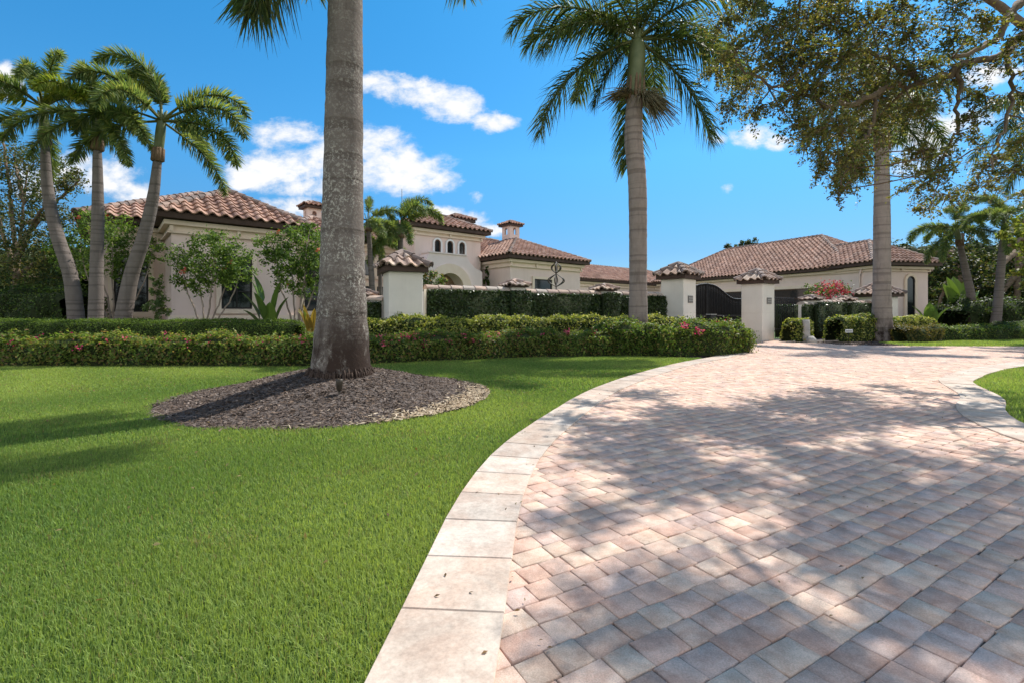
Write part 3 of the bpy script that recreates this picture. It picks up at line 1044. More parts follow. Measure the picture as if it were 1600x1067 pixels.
db.plate(hw(0, pv + 0.95), U3, Z3, -V3, [(pm - 0.92, -0.1), (pm + 0.92, -0.1), (pm + 0.92, 3.47), (pm - 0.92, 3.47)], 0.06)
db.build('door', [M['entry']], porch)
# lantern roof behind the tower
lc = (at(713, 34)[:2] - A0)
lu, lv_ = lc @ U, lc @ Vv
block(house, HF, lu - 0.7, lu + 0.7, lv_ - 0.7, lv_ + 0.7, 7.72, pitch=0.40, frieze=0.0, over=0.3, sides='flr', tw=0.3, ex=0.3)
# library pavilion and the hall roof behind it
block(house, HF, 16.55, 22.6, 1.6, 9.0, 4.62, pitch=0.44, sides='flr')
window(house, hw(u_at(848, 1.6), 1.6), U, Nf, 1.5, 1.4, 3.3, 0.16, 0, 0, sill=False)
block(house, HF, 15.9, 23.6, 5.0, 11.4, 4.9, pitch=0.46, sides='flr')
# link range at the back of the court
block(house, HF, 22.9, 50.0, 9.0, 16.0, 4.3, pitch=0.44, sides='fr')
window(house, hw(29.4, 9.0), U, Nf, 3.2, 1.1, 2.85, 0.14, 1, 0, sill=False)


def chimney(px, d, ztop, zroof, wd, label=None):
    c_ = at(px, d)
    # align with the house
    h = wd / 2
    mb = MB()
    cu = (c_[:2] - A0) @ U; cv = (c_[:2] - A0) @ Vv
    zs = ztop - 0.25
    zo = zs - 0.62           # opening band: four corner posts and arched heads
    mb.prism([hw(cu + a, cv + b_)[:2] for a, b_ in ((-h, -h), (h, -h), (h, h), (-h, h))], zroof, zo)
    ch = mb.build('chimney', [M['stucco']], house)
    pb_ = MB()
    th = 0.12
    ow = wd * 0.17
    arch = [(-h, 0), (-ow, 0), (-ow, 0.34)] + [(-ow * math.cos(i * PI / 8), 0.34 + ow * math.sin(i * PI / 8)) for i in range(1, 8)] + [(ow, 0.34), (ow, 0), (h, 0), (h, 0.61), (-h, 0.61)]
    pb_.plate(hw(cu, cv - h + th, zo + 0.003), U3, Z3, -V3, arch, th)
    pb_.plate(hw(cu, cv + h, zo + 0.003), U3, Z3, -V3, arch, th)
    arch2 = [(x * (h - th - 0.003) / h if abs(x) == h else x, z) for x, z in arch]
    pb_.plate(hw(cu - h, cv, zo + 0.003), V3, Z3, U3, arch2, th)
    pb_.plate(hw(cu + h - th, cv, zo + 0.003), V3, Z3, U3, arch2, th)
    pb_.build('vent_hood', [M['stucco']], ch)
    o = 0.22
    hip_roof(ch, hw(cu - h - o, cv - h - o)[:2], U, Vv, wd + 2 * o, wd + 2 * o, zs + 0.12, 0.45, tw=0.24, ex=0.26, fascia=0.12, capr=0.09, tile_h=0.05)
    return ch


chimney(488, 26, 7.05, 5.3, 0.72)
chimney(798, 34.5, 7.62, 5.5, 0.88)

# ================================================================== GARAGE HOUSE
g1 = unit(np.array([-0.43, 0.903])); gn = np.array([-g1[1], g1[0]])   # along the court front (away), outwards normal
G0 = np.array([21.97, 31.5])
garage = empty('garage_house', (24, 36, 0), 'long pinkish garage wing with a broad tile roof behind the gate', 'house')
# frame: ua along the far direction, va into the building
GF = (G0, g1, -gn)


def gw(u, v, z=0.0):
    p = G0 + g1 * u - gn * v
    return np.array([p[0], p[1], z])


# front is the near end; corner order keeps the frame right handed
block(garage, (G0, -gn, g1), 0.45, 9.2, 0.4, 18.0, 4.3, pitch=0.60, frieze=0.34, sides='fl', over=0.55)
for u_, wd in ((3.5, 5.6), (11.0, 6.0)):
    window(garage, gw(u_ + 0.4, 0.45), g1, gn, wd, 0.1, 2.98, 0.24, 0, 3, framem='door', sill=False, name='garage_door')
window(garage, gw(0.4, 1.35), -gn, -g1, 0.62, 0.9, 3.35, 0.16, 0, 0, sill=False)
wx = unit(np.array([1.0, 0.2])); wy = np.array([-wx[1], wx[0]])
W0 = np.array([22.35, 30.0])
block(garage, (W0, wx, wy), 0.0, 4.25, 0.0, 8.0, 4.38, pitch=0.62, frieze=0.5, sides='flr', over=0.55)
window(garage, W0 + wx * 2.86, wx, -wy, 0.62, 0.95, 3.55, 0.16, 0, 0, arch=True, sill=False)
mb = MB()
mb.prism([W0 + wx * a + wy * b_ for a, b_ in ((-0.06, -0.06), (4.31, -0.06), (4.31, 0.2), (-0.06, 0.2))], 0.72, 0.9)
mb.build('plinth_band', [M['cream']], garage)
mb = MB()
dp = W0 + wx * 0.0 + wy * 0.8 - wx * 0.08
mb.tube([(dp[0], dp[1], 0.2), (dp[0], dp[1], 3.6), (dp[0] - 0.05, dp[1] - 0.2, 4.0)], 0.05, 8)
mb.build('downpipe', [M['stucco']], garage)

# ================================================================== COLUMNS, WALLS, GATE
WU = unit(np.array([0.83, 0.55])); WV = np.array([-WU[1], WU[0]])
wang = math.atan2(WU[1], WU[0])


def gate_column(px, d, size, zcap, label, plaque=False, rz=wang, cap_over=0.17, name='gate_column', group=None, plv=1.75, score=True):
    c = at(px, d)
    root = empty(name, tuple(c), label, 'column', group)
    a = np.array([math.cos(rz), math.sin(rz)]); b_ = np.array([-a[1], a[0]])
    h = size / 2
    mb = MB()
    bev = 0.02
    def sq(h_): return [c[:2] + a * x * h_ + b_ * y * h_ for x, y in ((-1, -1), (1, -1), (1, 1), (-1, 1))]
    sq8 = []
    for (x, y) in ((-1, -1), (1, -1), (1, 1), (-1, 1)):
        p1 = c[:2] + a * x * h + b_ * y * (h - bev); p2 = c[:2] + a * x * (h - bev) + b_ * y * h
        sq8 += [p1, p2] if (x * y > 0) else [p2, p1]
    zs = [0.0, 0.42, 1.22, zcap - 0.175] if score else [0.0, zcap - 0.175]
    for i in range(len(zs) - 1):
        mb.prism(sq8, zs[i] - (0.1 if i == 0 else 0), zs[i + 1] - 0.012)
        mb.prism(sq(h - 0.012), zs[i + 1] - 0.0115, zs[i + 1] - 0.0005)
    mb.build('shaft', [M['stucco_white']], root)
    o = cap_over
    ro = hip_roof(root, c[:2] - a * (h + o) - b_ * (h + o), a, b_, size + 2 * o, size + 2 * o, zcap, 0.66, palette=OLD_PAL, tw=0.33, ex=0.38, fascia=0.15, capr=0.13, tile_h=0.085)
    if plaque:
        p = c[:2] - b_ * (h + 0.001) + a * 0.02
        pb_ = MB()
        a3, n3 = np.append(a, 0), np.append(-b_, 0)
        pb_.plate((p[0], p[1], plv), a3, Z3, n3, [(-0.18, -0.14), (0.18, -0.14), (0.18, 0.14), (-0.18, 0.14)], 0.03)
        po = pb_.build('plaque', [M['plaque']], root)
        nb = MB()
        for k_ in range(2):
            for j in range(4):
                x0 = -0.14 + j * 0.075
                nb.plate(np.array([p[0], p[1], plv - 0.045 + k_ * 0.09]) + n3 * 0.03, a3, Z3, n3, [(x0, -0.025), (x0 + 0.05, -0.025), (x0 + 0.05, 0.025), (x0, 0.025)], 0.006)
        nb.build('numeral', [M['plate']], po)
    return root


gate_column(629, 15.0, 1.02, 2.62, 'pale square wall column behind the big foreground palm, topped by a tiled cap', rz=wang - R(9))
gate_column(1060, 19.4, 0.98, 2.72, 'left of the two gate columns, dark plaque on its front, tiled cap', True, rz=wang + R(8))
gate_column(1184, 21.7, 0.98, 2.68, 'right of the two gate columns standing free on the driveway edge, tiled cap', True, rz=wang)

# long creeper clad garden wall, stepping down to the gate
wa = at(664, 15.35)[:2]; wb = at(1034, 19.6)[:2]
wd_ = unit(wb - wa); wn = np.array([wd_[1], -wd_[0]])      # towards the street


def wall_run(parent, p0, p1, z, th=0.3):
    d = unit(p1 - p0); nn = np.array([-d[1], d[0]])
    mb = MB()
    mb.prism([p0 - nn * th / 2, p1 - nn * th / 2, p1 + nn * th / 2, p0 + nn * th / 2], -0.1, z - 0.1)
    mb.build('wall', [M['stucco_white']], parent)
    cb = MB()
    L = np.linalg.norm(p1 - p0)
    n = max(1, int(round(L / 0.44)))
    for i in range(n):           # barrel coping tiles
        a, b_ = p0 + d * (L * i / n), p0 + d * (L * (i + 1) / n + 0.03)
        V = []
        for (p, rr_, zz) in ((a, 0.235, 0.02), (b_, 0.215, 0.0)):
            for k_ in range(9):
                an_ = PI * k_ / 8
                q = p + nn * math.cos(an_) * rr_
                V.append((q[0], q[1], z - 0.12 + zz + math.sin(an_) * 0.15))
        Fs = [(k_, k_ + 1, 9 + k_ + 1, 9 + k_) for k_ in range(8)] + [tuple(range(8, -1, -1)), tuple(range(9, 18))]
        g = random.uniform(0.8, 1.2)
        c0 = random.choice([(0.40, 0.29, 0.23), (0.46, 0.35, 0.28), (0.33, 0.24, 0.20), (0.42, 0.36, 0.31)])
        cb.add(V, Fs, tuple(x * g for x in c0), 0)
    cb.build('coping', [M['tile']], parent)


def pier(parent, p, z, w_=0.5, rz=0.0):
    a = np.array([math.cos(rz), math.sin(rz)]); b_ = np.array([-a[1], a[0]])
    mb = MB()
    mb.box(p[0], p[1], -0.1, w_, w_, z + 0.1, rz)
    po = mb.build('pier', [M['stucco_white']], parent)
    h = w_ / 2 + 0.12
    hip_roof(po, p - a * h - b_ * h, a, b_, 2 * h, 2 * h, z + 0.03, 0.45, palette=OLD_PAL, tw=0.24, ex=0.3, fascia=0.04, capr=0.085, tile_h=0.035)


def ivy(name, p0, p1, z, label, dens=1000, th=0.16, gap=0.17, bulge=0.0):
    """leafy creeper clothing the street side of a wall"""
    d = unit(p1 - p0); nn = np.array([d[1], -d[0]])
    L = np.linalg.norm(p1 - p0)
    root = empty(name, (*((p0 + p1) / 2), 0), label, 'plant', 'creeper on the garden walls')
    n_ = int(L * (z + 0.3) * dens)
    t_ = RNG.uniform(0, L, n_); zz = RNG.uniform(0.3, z + 0.03, n_)
    out_ = gap + th * (0.9 + 0.25 * np.sin(t_ * 3.1) * np.sin(zz * 4 + t_)) + RNG.normal(0, 0.025, n_)
    pos = np.concatenate([p0 + d * t_[:, None] + nn * out_[:, None], zz[:, None]], 1)
    ntop = int(L * 0.35 * dens)
    tt = RNG.uniform(0, L, ntop); ot = RNG.uniform(gap, gap + th + 0.02, ntop)
    pos = np.concatenate([pos, np.concatenate([p0 + d * tt[:, None] + nn * ot[:, None], (z + RNG.normal(0, 0.03, ntop))[:, None]], 1)])
    nr = np.tile(np.append(nn * 0.9, 0.5), (len(pos), 1)); nr[n_:] = (0, 0, 1)
    cb = MB()
    q = [p0 + nn * gap, p1 + nn * gap, p1 + nn * (gap + th * 0.75), p0 + nn * (gap + th * 0.75)]
    cb.prism(q, 0.0, z - 0.05)
    fq_ = [f for f in cb.f if len(f) == 4]
    leaf_obj('foliage', pos, nr, 0.085, [(0.036, 0.062, 0.016), (0.050, 0.082, 0.020), (0.066, 0.100, 0.028), (0.030, 0.050, 0.014)], M['waxy'], root, 0.6, 0.5, 0.3, (np.array(cb.v), fq_), M['ivycore'])


gwall = empty('garden_wall', (*((wa + wb) / 2), 0), 'long pale garden wall with tile coping running from wall column to gate', 'wall')
Lw = np.linalg.norm(wb - wa)


def on_wall(px, a=wa, d=wd_):
    kx = (px - 800) / F
    t_ = (kx * a[1] - a[0]) / (d[0] - kx * d[1])
    return a + d * t_


pier_px = (805, 944)
cuts = [wa] + [on_wall(p) for p in pier_px] + [wb]
zw = []
for i, (pxm, ym) in enumerate(((730, 449), (880, 455), (1010, 458.5))):
    p = on_wall(pxm)
    z = zat(ym, p[1])
    zw.append(z)
    s0, s1 = cuts[i] + wd_ * (0.31 if i else 0.0), cuts[i + 1] - wd_ * (0.31 if i < 2 else 0.0)
    wall_run(gwall, s0, s1, z)
    ivy('creeper', s0, s1, z - 0.17, ['dark green creeper on the garden wall beside the pale wall column', 'dark green creeper on the garden wall below the wind sculpture', 'dark green creeper on the garden wall nearest the gate'][i])
for i, p in enumerate(cuts[1:3]):
    pier(gwall, p, max(zw[i], zw[i + 1]) + 0.05, 0.52, math.atan2(wd_[1], wd_[0]))
    ivy('creeper', p - wd_ * 0.36, p + wd_ * 0.36, min(zw[i], zw[i + 1]) - 0.1, ['clump of creeper covering the left pier of the long garden wall', 'clump of creeper covering the right pier of the long garden wall'][i], gap=0.34)
# short wall to the left of the pale column, by the big palm's trunk
wl0, wl1 = at(560, 15.6)[:2], at(601, 15.3)[:2]
lw = empty('garden_wall', (*((wl0 + wl1) / 2), 0), 'short stub of garden wall between the foreground trunk and pale column', 'wall')
wall_run(lw, wl0, wl1, 1.72)
pier(lw, wl0 + np.array([0.1, 0.1]), 1.75, 0.5, wang)
ivy('creeper', wl0, wl1, 1.5, 'creeper on the short stub of wall beside the pale column')
# right wall
ra = at(1252, 23.6)[:2]; rb = at(1372, 27.4)[:2]
rd = unit(rb - ra)
rw = empty('garden_wall', (*((ra + rb) / 2), 0), 'garden wall with tile coping right of the gate, below the bougainvillea', 'wall')
rc = [ra, on_wall(1268, ra, rd), on_wall(1320, ra, rd), rb]
for i in range(3):
    s0, s1 = rc[i] + rd * (0.31 if i else 0), rc[i + 1] - rd * (0.31 if i < 2 else 0)
    z = (1.72, 1.86, 1.86)[i]
    wall_run(rw, s0, s1, z)
    ivy('creeper', s0 - rd * (0.3 if i == 0 else 0), s1, z - 0.15, ['dark creeper on the wall just right of the gate columns', 'dark creeper on the wall below the bougainvillea', 'dark creeper on the wall left of the far palm'][i], 420)
for i, p in enumerate(rc[1:3]):
    pier(rw, p, 1.86, 0.55, math.atan2(rd[1], rd[0]))
    ivy('creeper', p - rd * 0.36, p + rd * 0.36, 1.7, ['creeper on the left pier of the right garden wall', 'creeper on the right pier of the right garden wall'][i], 420, gap=0.32)
gate_column(1371, 27.0, 1.3, 2.28, 'squat wall pillar with tiled cap half hidden behind the far right palm trunk', rz=wang - R(20), cap_over=0.22, name='wall_pillar', score=False)

# iron gate with a swept top
gc = np.array([8.86, 22.0])
gdir = WU
gate = empty('driveway_gate', (gc[0], gc[1], 0), 'black iron double gate with a swept top between the two gate columns', 'gate')


def gate_top(x):          # x: metres from the meeting stile
    x = abs(x)
    t_ = min(max((x - 0.35) / 1.9, 0), 1)
    return 2.56 - 0.10 * (x / 0.35) ** 2 * 0.3 if x < 0.35 else 2.53 - 0.62 * (3 * t_ ** 2 - 2 * t_ ** 3)


for sgn in (-1, 1):
    g3 = np.append(gdir, 0)
    n3 = np.array([gdir[1], -gdir[0], 0])
    base = np.array([gc[0], gc[1], 0.0])
    fb = MB()
    xs = np.linspace(0.03, 3.0, 24) * sgn
    for i in range(23):
        p, q = base + g3 * xs[i] + Z3 * (gate_top(xs[i]) - 0.03), base + g3 * xs[i + 1] + Z3 * (gate_top(xs[i + 1]) - 0.03)
        fb.tube([p, q], 0.04, 6)
    for x in (0.04, 3.0):
        p = base + g3 * x * sgn
        fb.obox(p - g3 * 0.035 + n3 * -0.035 + Z3 * 0.08, g3 * 0.07, n3 * 0.07, Z3 * (gate_top(x) - 0.1))
    for z in (0.12, 1.05):
        fb.obox(base + g3 * 0.06 * sgn + n3 * -0.03 + Z3 * z, g3 * 2.92 * sgn, n3 * 0.06, Z3 * 0.08)
    leaf_ = fb.build('gate_leaf', [M['iron']], gate)
    bb = MB()
    for x in np.arange(0.17, 2.95, 0.125):
        p = base + g3 * x * sgn
        bb.tube([p + Z3 * 0.2 + n3 * 0.01, p + Z3 * (gate_top(x) - 0.04) + n3 * 0.01], 0.014, 5)
        if gate_top(x) > 1.9:        # scroll
            cpt = p + Z3 * (gate_top(x) - 0.25)
            bb.tube([cpt + g3 * 0.05 * math.cos(a) + Z3 * 0.05 * math.sin(a) + n3 * 0.012 for a in np.linspace(0, 5.5, 10)], 0.008, 4)
    bb.build('baluster', [M['iron']], leaf_)
    sb = MB()
    poly = [(0.06, 0.15)] + [(2.95, 0.15)] + [(x, gate_top(x) - 0.05) for x in np.linspace(2.95, 0.06, 20)]
    sb.plate(base - n3 * 0.03, g3 * sgn, Z3, n3, poly, 0.012)
    sb.build('backing_sheet', [M['sheet_black']], leaf_)
mb = MB()
p = np.array([gc[0], gc[1], 1.1]) + np.append(gdir, 0) * 0.75
mb.tube([p + n3 * 0.05, p + n3 * 0.05 + np.append(gdir, 0) * 0.35], 0.018, 6)
mb.build('handle', [M['plaque']], gate)
# call post left of the gate
c = at(1112, 17.0)
post = empty('intercom_post', tuple(c), 'dark intercom post with a pale top beside the gate hedge', 'intercom')
mb = MB(); mb.box(c[0], c[1], -0.1, 0.09, 0.09, 1.05, wang); mb.build('post', [M['iron']], post)
mb = MB(); mb.box(c[0] - 0.02, c[1] - 0.02, 0.95, 0.30, 0.16, 0.20, wang); mb.build('housing', [M['iron']], post)
mb = MB(); mb.box(c[0] - 0.02, c[1] - 0.02, 1.151, 0.34, 0.20, 0.025, wang); mb.build('hood', [M['plate']], post)

# kinetic wind sculpture inside the wall
c = at(869, 21.0)
ws = empty('wind_sculpture', tuple(c), 'tall bronze wind spinner of curved blades behind the garden wall', 'sculpture')
mb = MB(); mb.tube([(c[0], c[1], -0.05), (c[0], c[1], zat(409, 21))], 0.025, 8); mb.build('pole', [M['bronze']], ws)
zt_, zb_ = zat(410, 21), zat(449, 21)
hgt = zt_ - zb_
for ang_ in (0.25, 1.3, 2.4):
    for half in (-1, 1):
        mb = MB()
        pts, n_ = [], 22
        for i in range(n_ + 1):
            f_ = i / n_
            w_ = half * (0.16 + 0.30 * f_) * abs(math.sin(2 * PI * f_ ** 0.9)) ** 1.25 * (1 if f_ ** 0.9 < 0.5 else -1)
            pts.append(np.array([c[0] + math.cos(ang_) * w_, c[1] + math.sin(ang_) * w_, zt_ - hgt * f_]))
        mb.tube(pts, [0.010 + 0.014 * abs(math.sin(i * PI / n_ * 2)) for i in range(n_ + 1)], 6)
        mb.build('blade', [M['bronze']], ws)
# ornamental iron cresting right of the gate
c0, c1 = at(1212, 23.6), at(1240, 24.4)
rail = empty('iron_railing', tuple((c0 + c1) / 2), 'dark iron railing with curled tops right of the gate column', 'railing')
mb = MB()
d3 = unit(c1 - c0); L_ = np.linalg.norm(c1 - c0)
for z in (0.4, 1.72):
    mb.obox(c0 + Z3 * z, d3 * L_, np.array([-d3[1], d3[0], 0]) * 0.04, Z3 * 0.05)
for i in range(10):
    p = c0 + d3 * L_ * i / 9
    mb.tube([p, p + Z3 * 2.0], 0.016, 5)
    mb.tube([p + Z3 * (1.9 + 0.07 * math.sin(a)) + d3 * 0.07 * math.cos(a) for a in np.linspace(0, 5.5, 10)], 0.012, 5)
mb.build('bars', [M['iron']], rail)
ivy('creeper', at(1206, 24.6)[:2], at(1250, 25.6)[:2], 1.6, 'dark creeper screen added for the shadow behind the iron railing with curled tops', 420)  # added screen: its dark leaves stand in for shadow behind the railing


# ================================================================== PLANTS
GREEN_MIX = [(0.055, 0.105, 0.022), (0.075, 0.135, 0.028), (0.10, 0.165, 0.035), (0.045, 0.085, 0.020), (0.13, 0.175, 0.045)]
OLIVE = [(0.115, 0.105, 0.036), (0.16, 0.138, 0.044), (0.095, 0.105, 0.038), (0.19, 0.145, 0.048), (0.14, 0.095, 0.040), (0.105, 0.120, 0.042)]
DARK = [(0.030, 0.050, 0.016), (0.040, 0.062, 0.020), (0.052, 0.078, 0.026), (0.060, 0.070, 0.025)]
VARIEG = [(0.22, 0.25, 0.045), (0.32, 0.33, 0.08), (0.11, 0.16, 0.030), (0.40, 0.39, 0.14), (0.06, 0.10, 0.025), (0.25, 0.27, 0.05)]
FLOWERHEDGE = [(0.095, 0.160, 0.030), (0.135, 0.205, 0.038), (0.185, 0.245, 0.050), (0.060, 0.105, 0.024), (0.23, 0.25, 0.06), (0.21, 0.14, 0.06)]
PINK = [(0.55, 0.05, 0.16), (0.62, 0.12, 0.20), (0.48, 0.03, 0.12)]
RED = [(0.42, 0.09, 0.06), (0.46, 0.16, 0.10)]


def hedge(name, label, line, width, height, leafsize, palette, dens, rough=0.06, group=None, mat='leaf', cat='hedge', blooms=None, bcol=PINK, bsize=0.05, sprig=0.0, bn=(0.05, 0.05, 0.03), aspect=0.5, edge=0.35):
    P = resample(catmull(line, 10), 0.12)
    N = normals2(P)
    S = np.concatenate([[0], np.cumsum(np.linalg.norm(np.diff(P, axis=0), axis=1))])
    L = S[-1]
    root = empty(name, (*P[len(P) // 2], 0), label, cat, group)
    # rounded-box cross section: parameter w in [0,1] from right foot over the top to left foot
    hw_ = width / 2
    ph = RNG.uniform(0, 6, 6)

    def lump(s, w_):
        return rough * (np.sin(s * 2.3 + ph[0] + 2 * np.sin(w_ * 5 + ph[1])) + 0.7 * np.sin(s * 5.1 + ph[2] + w_ * 6) + 0.5 * np.sin(s * 9.7 + ph[3] - w_ * 11))

    def prof(w_):
        """(offset across, height, normal across, normal up)"""
        per = 2 * height + width
        d = w_ * per
        off = np.where(d < height, hw_, np.where(d < height + width, hw_ - (d - height), -hw_))
        z = np.where(d < height, d, np.where(d < height + width, height, per - d))
        nx = np.where(d < height, 1.0, np.where(d < height + width, 0.0, -1.0))
        nz = 1 - np.abs(nx)
        # round the shoulders
        r = min(0.22, hw_ * 0.6)
        ex = np.maximum(np.abs(off) - (hw_ - r), 0); ez = np.maximum(z - (height - r), 0)
        q = np.hypot(ex, ez)
        k_ = np.where((q > r), r / np.maximum(q, 1e-6), 1.0)
        off = np.sign(off) * (np.minimum(np.abs(off), hw_ - r) + ex * k_)
        z = np.minimum(z, height - r) + ez * k_
        return off, z, nx, nz
    n_ = int(L * (2 * height + width) * dens)
    s = RNG.uniform(0, L, n_); w_ = RNG.uniform(0, 1, n_)
    off, z, nx, nz = prof(w_)
    fine = 0.5 * np.sin(s * 19 + 3 * np.sin(w_ * 23 + s * 2)) + 0.5 * np.sin(s * 31 + w_ * 41 + 2 * np.sin(s * 7))
    dsp = lump(s, w_) + rough * 0.55 * fine + RNG.normal(0, 0.022, n_) + np.abs(RNG.normal(0, 1, n_)) * sprig * (RNG.random(n_) < 0.22) * (fine > -0.1)
    keepl = (z > 0.10) | (RNG.random(n_) < 0.35)
    s, w_, off, z, nx, nz, dsp = s[keepl], w_[keepl], off[keepl], z[keepl], nx[keepl], nz[keepl], dsp[keepl]
    n_ = len(s)
    end = np.minimum(s, L - s)
    shrink = np.sqrt(np.clip(1 - (1 - np.clip(end / edge, 0, 1)) ** 2, 0, 1))     # rounded ends
    base = np.stack([np.interp(s, S, P[:, i]) for i in range(2)], 1)
    nn = np.stack([np.interp(s, S, N[:, i]) for i in range(2)], 1)
    pos = np.concatenate([base + nn * (((off + nx * dsp) * (0.35 + 0.65 * shrink)))[:, None], ((z + nz * dsp) * (0.55 + 0.45 * shrink))[:, None]], 1)
    nrm = np.concatenate([nn * nx[:, None], (nz + 0.35)[:, None]], 1)
    # inner mass
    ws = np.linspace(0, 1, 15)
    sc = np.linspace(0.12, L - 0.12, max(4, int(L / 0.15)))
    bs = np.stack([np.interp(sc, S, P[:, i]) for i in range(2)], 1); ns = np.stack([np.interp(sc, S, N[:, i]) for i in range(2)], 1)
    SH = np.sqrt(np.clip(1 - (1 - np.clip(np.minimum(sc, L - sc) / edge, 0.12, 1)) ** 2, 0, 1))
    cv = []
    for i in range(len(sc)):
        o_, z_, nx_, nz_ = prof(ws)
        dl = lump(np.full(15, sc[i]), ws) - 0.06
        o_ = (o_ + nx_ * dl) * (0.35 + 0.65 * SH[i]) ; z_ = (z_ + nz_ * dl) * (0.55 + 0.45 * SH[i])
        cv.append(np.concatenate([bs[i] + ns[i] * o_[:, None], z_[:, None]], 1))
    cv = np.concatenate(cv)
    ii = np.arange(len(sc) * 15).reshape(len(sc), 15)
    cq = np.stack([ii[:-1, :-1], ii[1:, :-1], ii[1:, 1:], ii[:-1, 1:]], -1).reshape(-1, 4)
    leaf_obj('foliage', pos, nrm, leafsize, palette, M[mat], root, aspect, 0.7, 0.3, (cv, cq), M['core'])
    if blooms:
        for (ss, wv, nfl, spread) in blooms:
            o_, z_, nx_, nz_ = prof(np.array([wv]))
            b0 = np.array([np.interp(ss, S, P[:, 0]), np.interp(ss, S, P[:, 1])])
            n0 = np.array([np.interp(ss, S, N[:, 0]), np.interp(ss, S, N[:, 1])])
            ctr_ = np.append(b0 + n0 * (o_[0] + nx_[0] * 0.05), z_[0] + nz_[0] * 0.05)
            pos_ = ctr_ + RNG.normal(0, spread, (nfl, 3))
            leaf_obj('blossom', pos_, np.tile([[n0[0], n0[1], 0.8]], (nfl, 1)), bsize, bcol, M['petal'], root, 0.8, 0.8, 0.2)
    return root


def arc_at(line, p):
    P = resample(catmull(line, 10), 0.12)
    S = np.concatenate([[0], np.cumsum(np.linalg.norm(np.diff(P, axis=0), axis=1))])
    return S[np.argmin(np.linalg.norm(P - np.asarray(p), axis=1))]


# front flowering hedge
fl = [(-20, 11.9), (-12, 11.85), (-6, 11.8), (-4.2, 11.95), (-2.2, 12.95), (0.9, 14.25), (3.2, 14.55)]
bl = []
for (px, py, nf) in ((132, 553, 16), (260, 522, 10), (262, 530, 8), (470, 530, 10), (475, 538, 10), (410, 538, 8), (640, 530, 16), (643, 532, 14), (610, 537, 10), (620, 525, 8), (672, 520, 8), (780, 520, 10), (885, 512, 26), (888, 513, 14), (590, 545, 12), (655, 540, 14), (690, 533, 10), (628, 522, 12), (700, 540, 8), (760, 526, 8), (330, 528, 8), (200, 524, 8), (60, 530, 8), (545, 532, 10), (590, 526, 10), (120, 530, 8), (170, 538, 8), (300, 540, 8), (370, 522, 8), (440, 524, 8), (720, 524, 10), (735, 535, 9), (810, 518, 9), (845, 528, 9), (925, 515, 9), (30, 545, 8)):
    d_ = 11.4 if px < 480 else 11.5 + (px - 480) / 320 * 2.0
    p_ = at(px, d_)[:2]
    zz = zat(py, d_)
    bl.append((arc_at(fl, p_), 0.12 + 0.22 * min(1, max(0, zz / 0.8)), nf, 0.05))
hedge('flowering_hedge', 'long low flowering hedge with scattered pink blooms along the front lawn', fl, 1.15, 0.60, 0.08, FLOWERHEDGE, 1250, 0.065, blooms=bl, sprig=0.06, edge=0.6)
fr = [(2.4, 14.75), (4.2, 14.7), (5.6, 14.6), (6.5, 15.4), (7.0, 16.4)]
bl = [(arc_at(fr, at(px, d_)[:2]), w_, nf, 0.06) for px, d_, w_, nf in ((1065, 14.0, 0.33, 26), (1070, 14.2, 0.40, 12), (1085, 14.0, 0.22, 26), (1150, 15.2, 0.42, 20), (1140, 15.2, 0.45, 16), (1161, 15.4, 0.15, 24), (1132, 15.5, 0.47, 16))]
hedge('flowering_hedge', 'bright mounded flowering shrub mass with magenta blooms at the driveway corner', fr, 1.7, 0.80, 0.08, [(0.08, 0.15, 0.022), (0.12, 0.19, 0.03), (0.16, 0.21, 0.04), (0.06, 0.11, 0.02), (0.18, 0.16, 0.05)], 1250, 0.10, blooms=bl, sprig=0.08, bsize=0.07, edge=0.9)
# clipped hedge left
hedge('clipped_hedge', 'flat topped clipped green hedge behind the flowering hedge at left', [(-21, 13.6), (-14, 13.55), (-9, 13.5), (-5.85, 13.6)], 1.0, 1.0, 0.045, [(0.085, 0.145, 0.026), (0.115, 0.185, 0.034), (0.06, 0.10, 0.022), (0.14, 0.20, 0.045)], 1900, 0.018, edge=0.3)
# variegated hedge in front of the wall
hedge('variegated_hedge', 'yellow green variegated hedge below the creeper clad garden wall', [(-4.3, 13.55), (-3.3, 13.8), (-2, 14.3), (0.4, 15.35), (3.0, 16.4), (5.6, 17.6), (6.3, 18.0)], 0.95, 1.05, 0.085, VARIEG, 700, 0.05, aspect=0.55, sprig=0.03)
hedge('green_hedge', 'low dark green filler hedge between the two front hedges', [(-3.3, 13.35), (-1.5, 14.05), (1.0, 15.0), (3.2, 15.75)], 0.5, 0.56, 0.06, DARK + GREEN_MIX[:2], 1000, 0.06, sprig=0.05)
# right side shrubs and hedges
hedge('variegated_hedge', 'round variegated shrub against the foot of the right gate column', [(11.75, 20.7), (12.3, 20.85), (12.75, 21.1)], 0.9, 0.98, 0.10, VARIEG, 520, 0.07, aspect=0.55, cat='shrub')
hedge('variegated_hedge', 'variegated hedge between the pale stone post and the far right palm', [(13.75, 20.9), (15.0, 21.4), (16.2, 21.9), (17.6, 22.6)], 0.9, 1.05, 0.10, VARIEG[1:] + GREEN_MIX[:1], 480, 0.06, aspect=0.55)
hedge('variegated_hedge', 'variegated hedge right of the far palm under the arched window', [(17.6, 22.9), (19.4, 23.6), (21.0, 24.3)], 0.8, 1.0, 0.10, VARIEG[:4], 420, 0.05, aspect=0.55)
hedge('low_hedge', 'low bronze tinted hedge beside the far palm trunk', [(16.3, 20.4), (17.4, 20.75), (18.6, 21.3)], 0.8, 0.62, 0.08, [(0.12, 0.10, 0.03), (0.09, 0.10, 0.03), (0.17, 0.13, 0.04)], 600, 0.07, sprig=0.05)
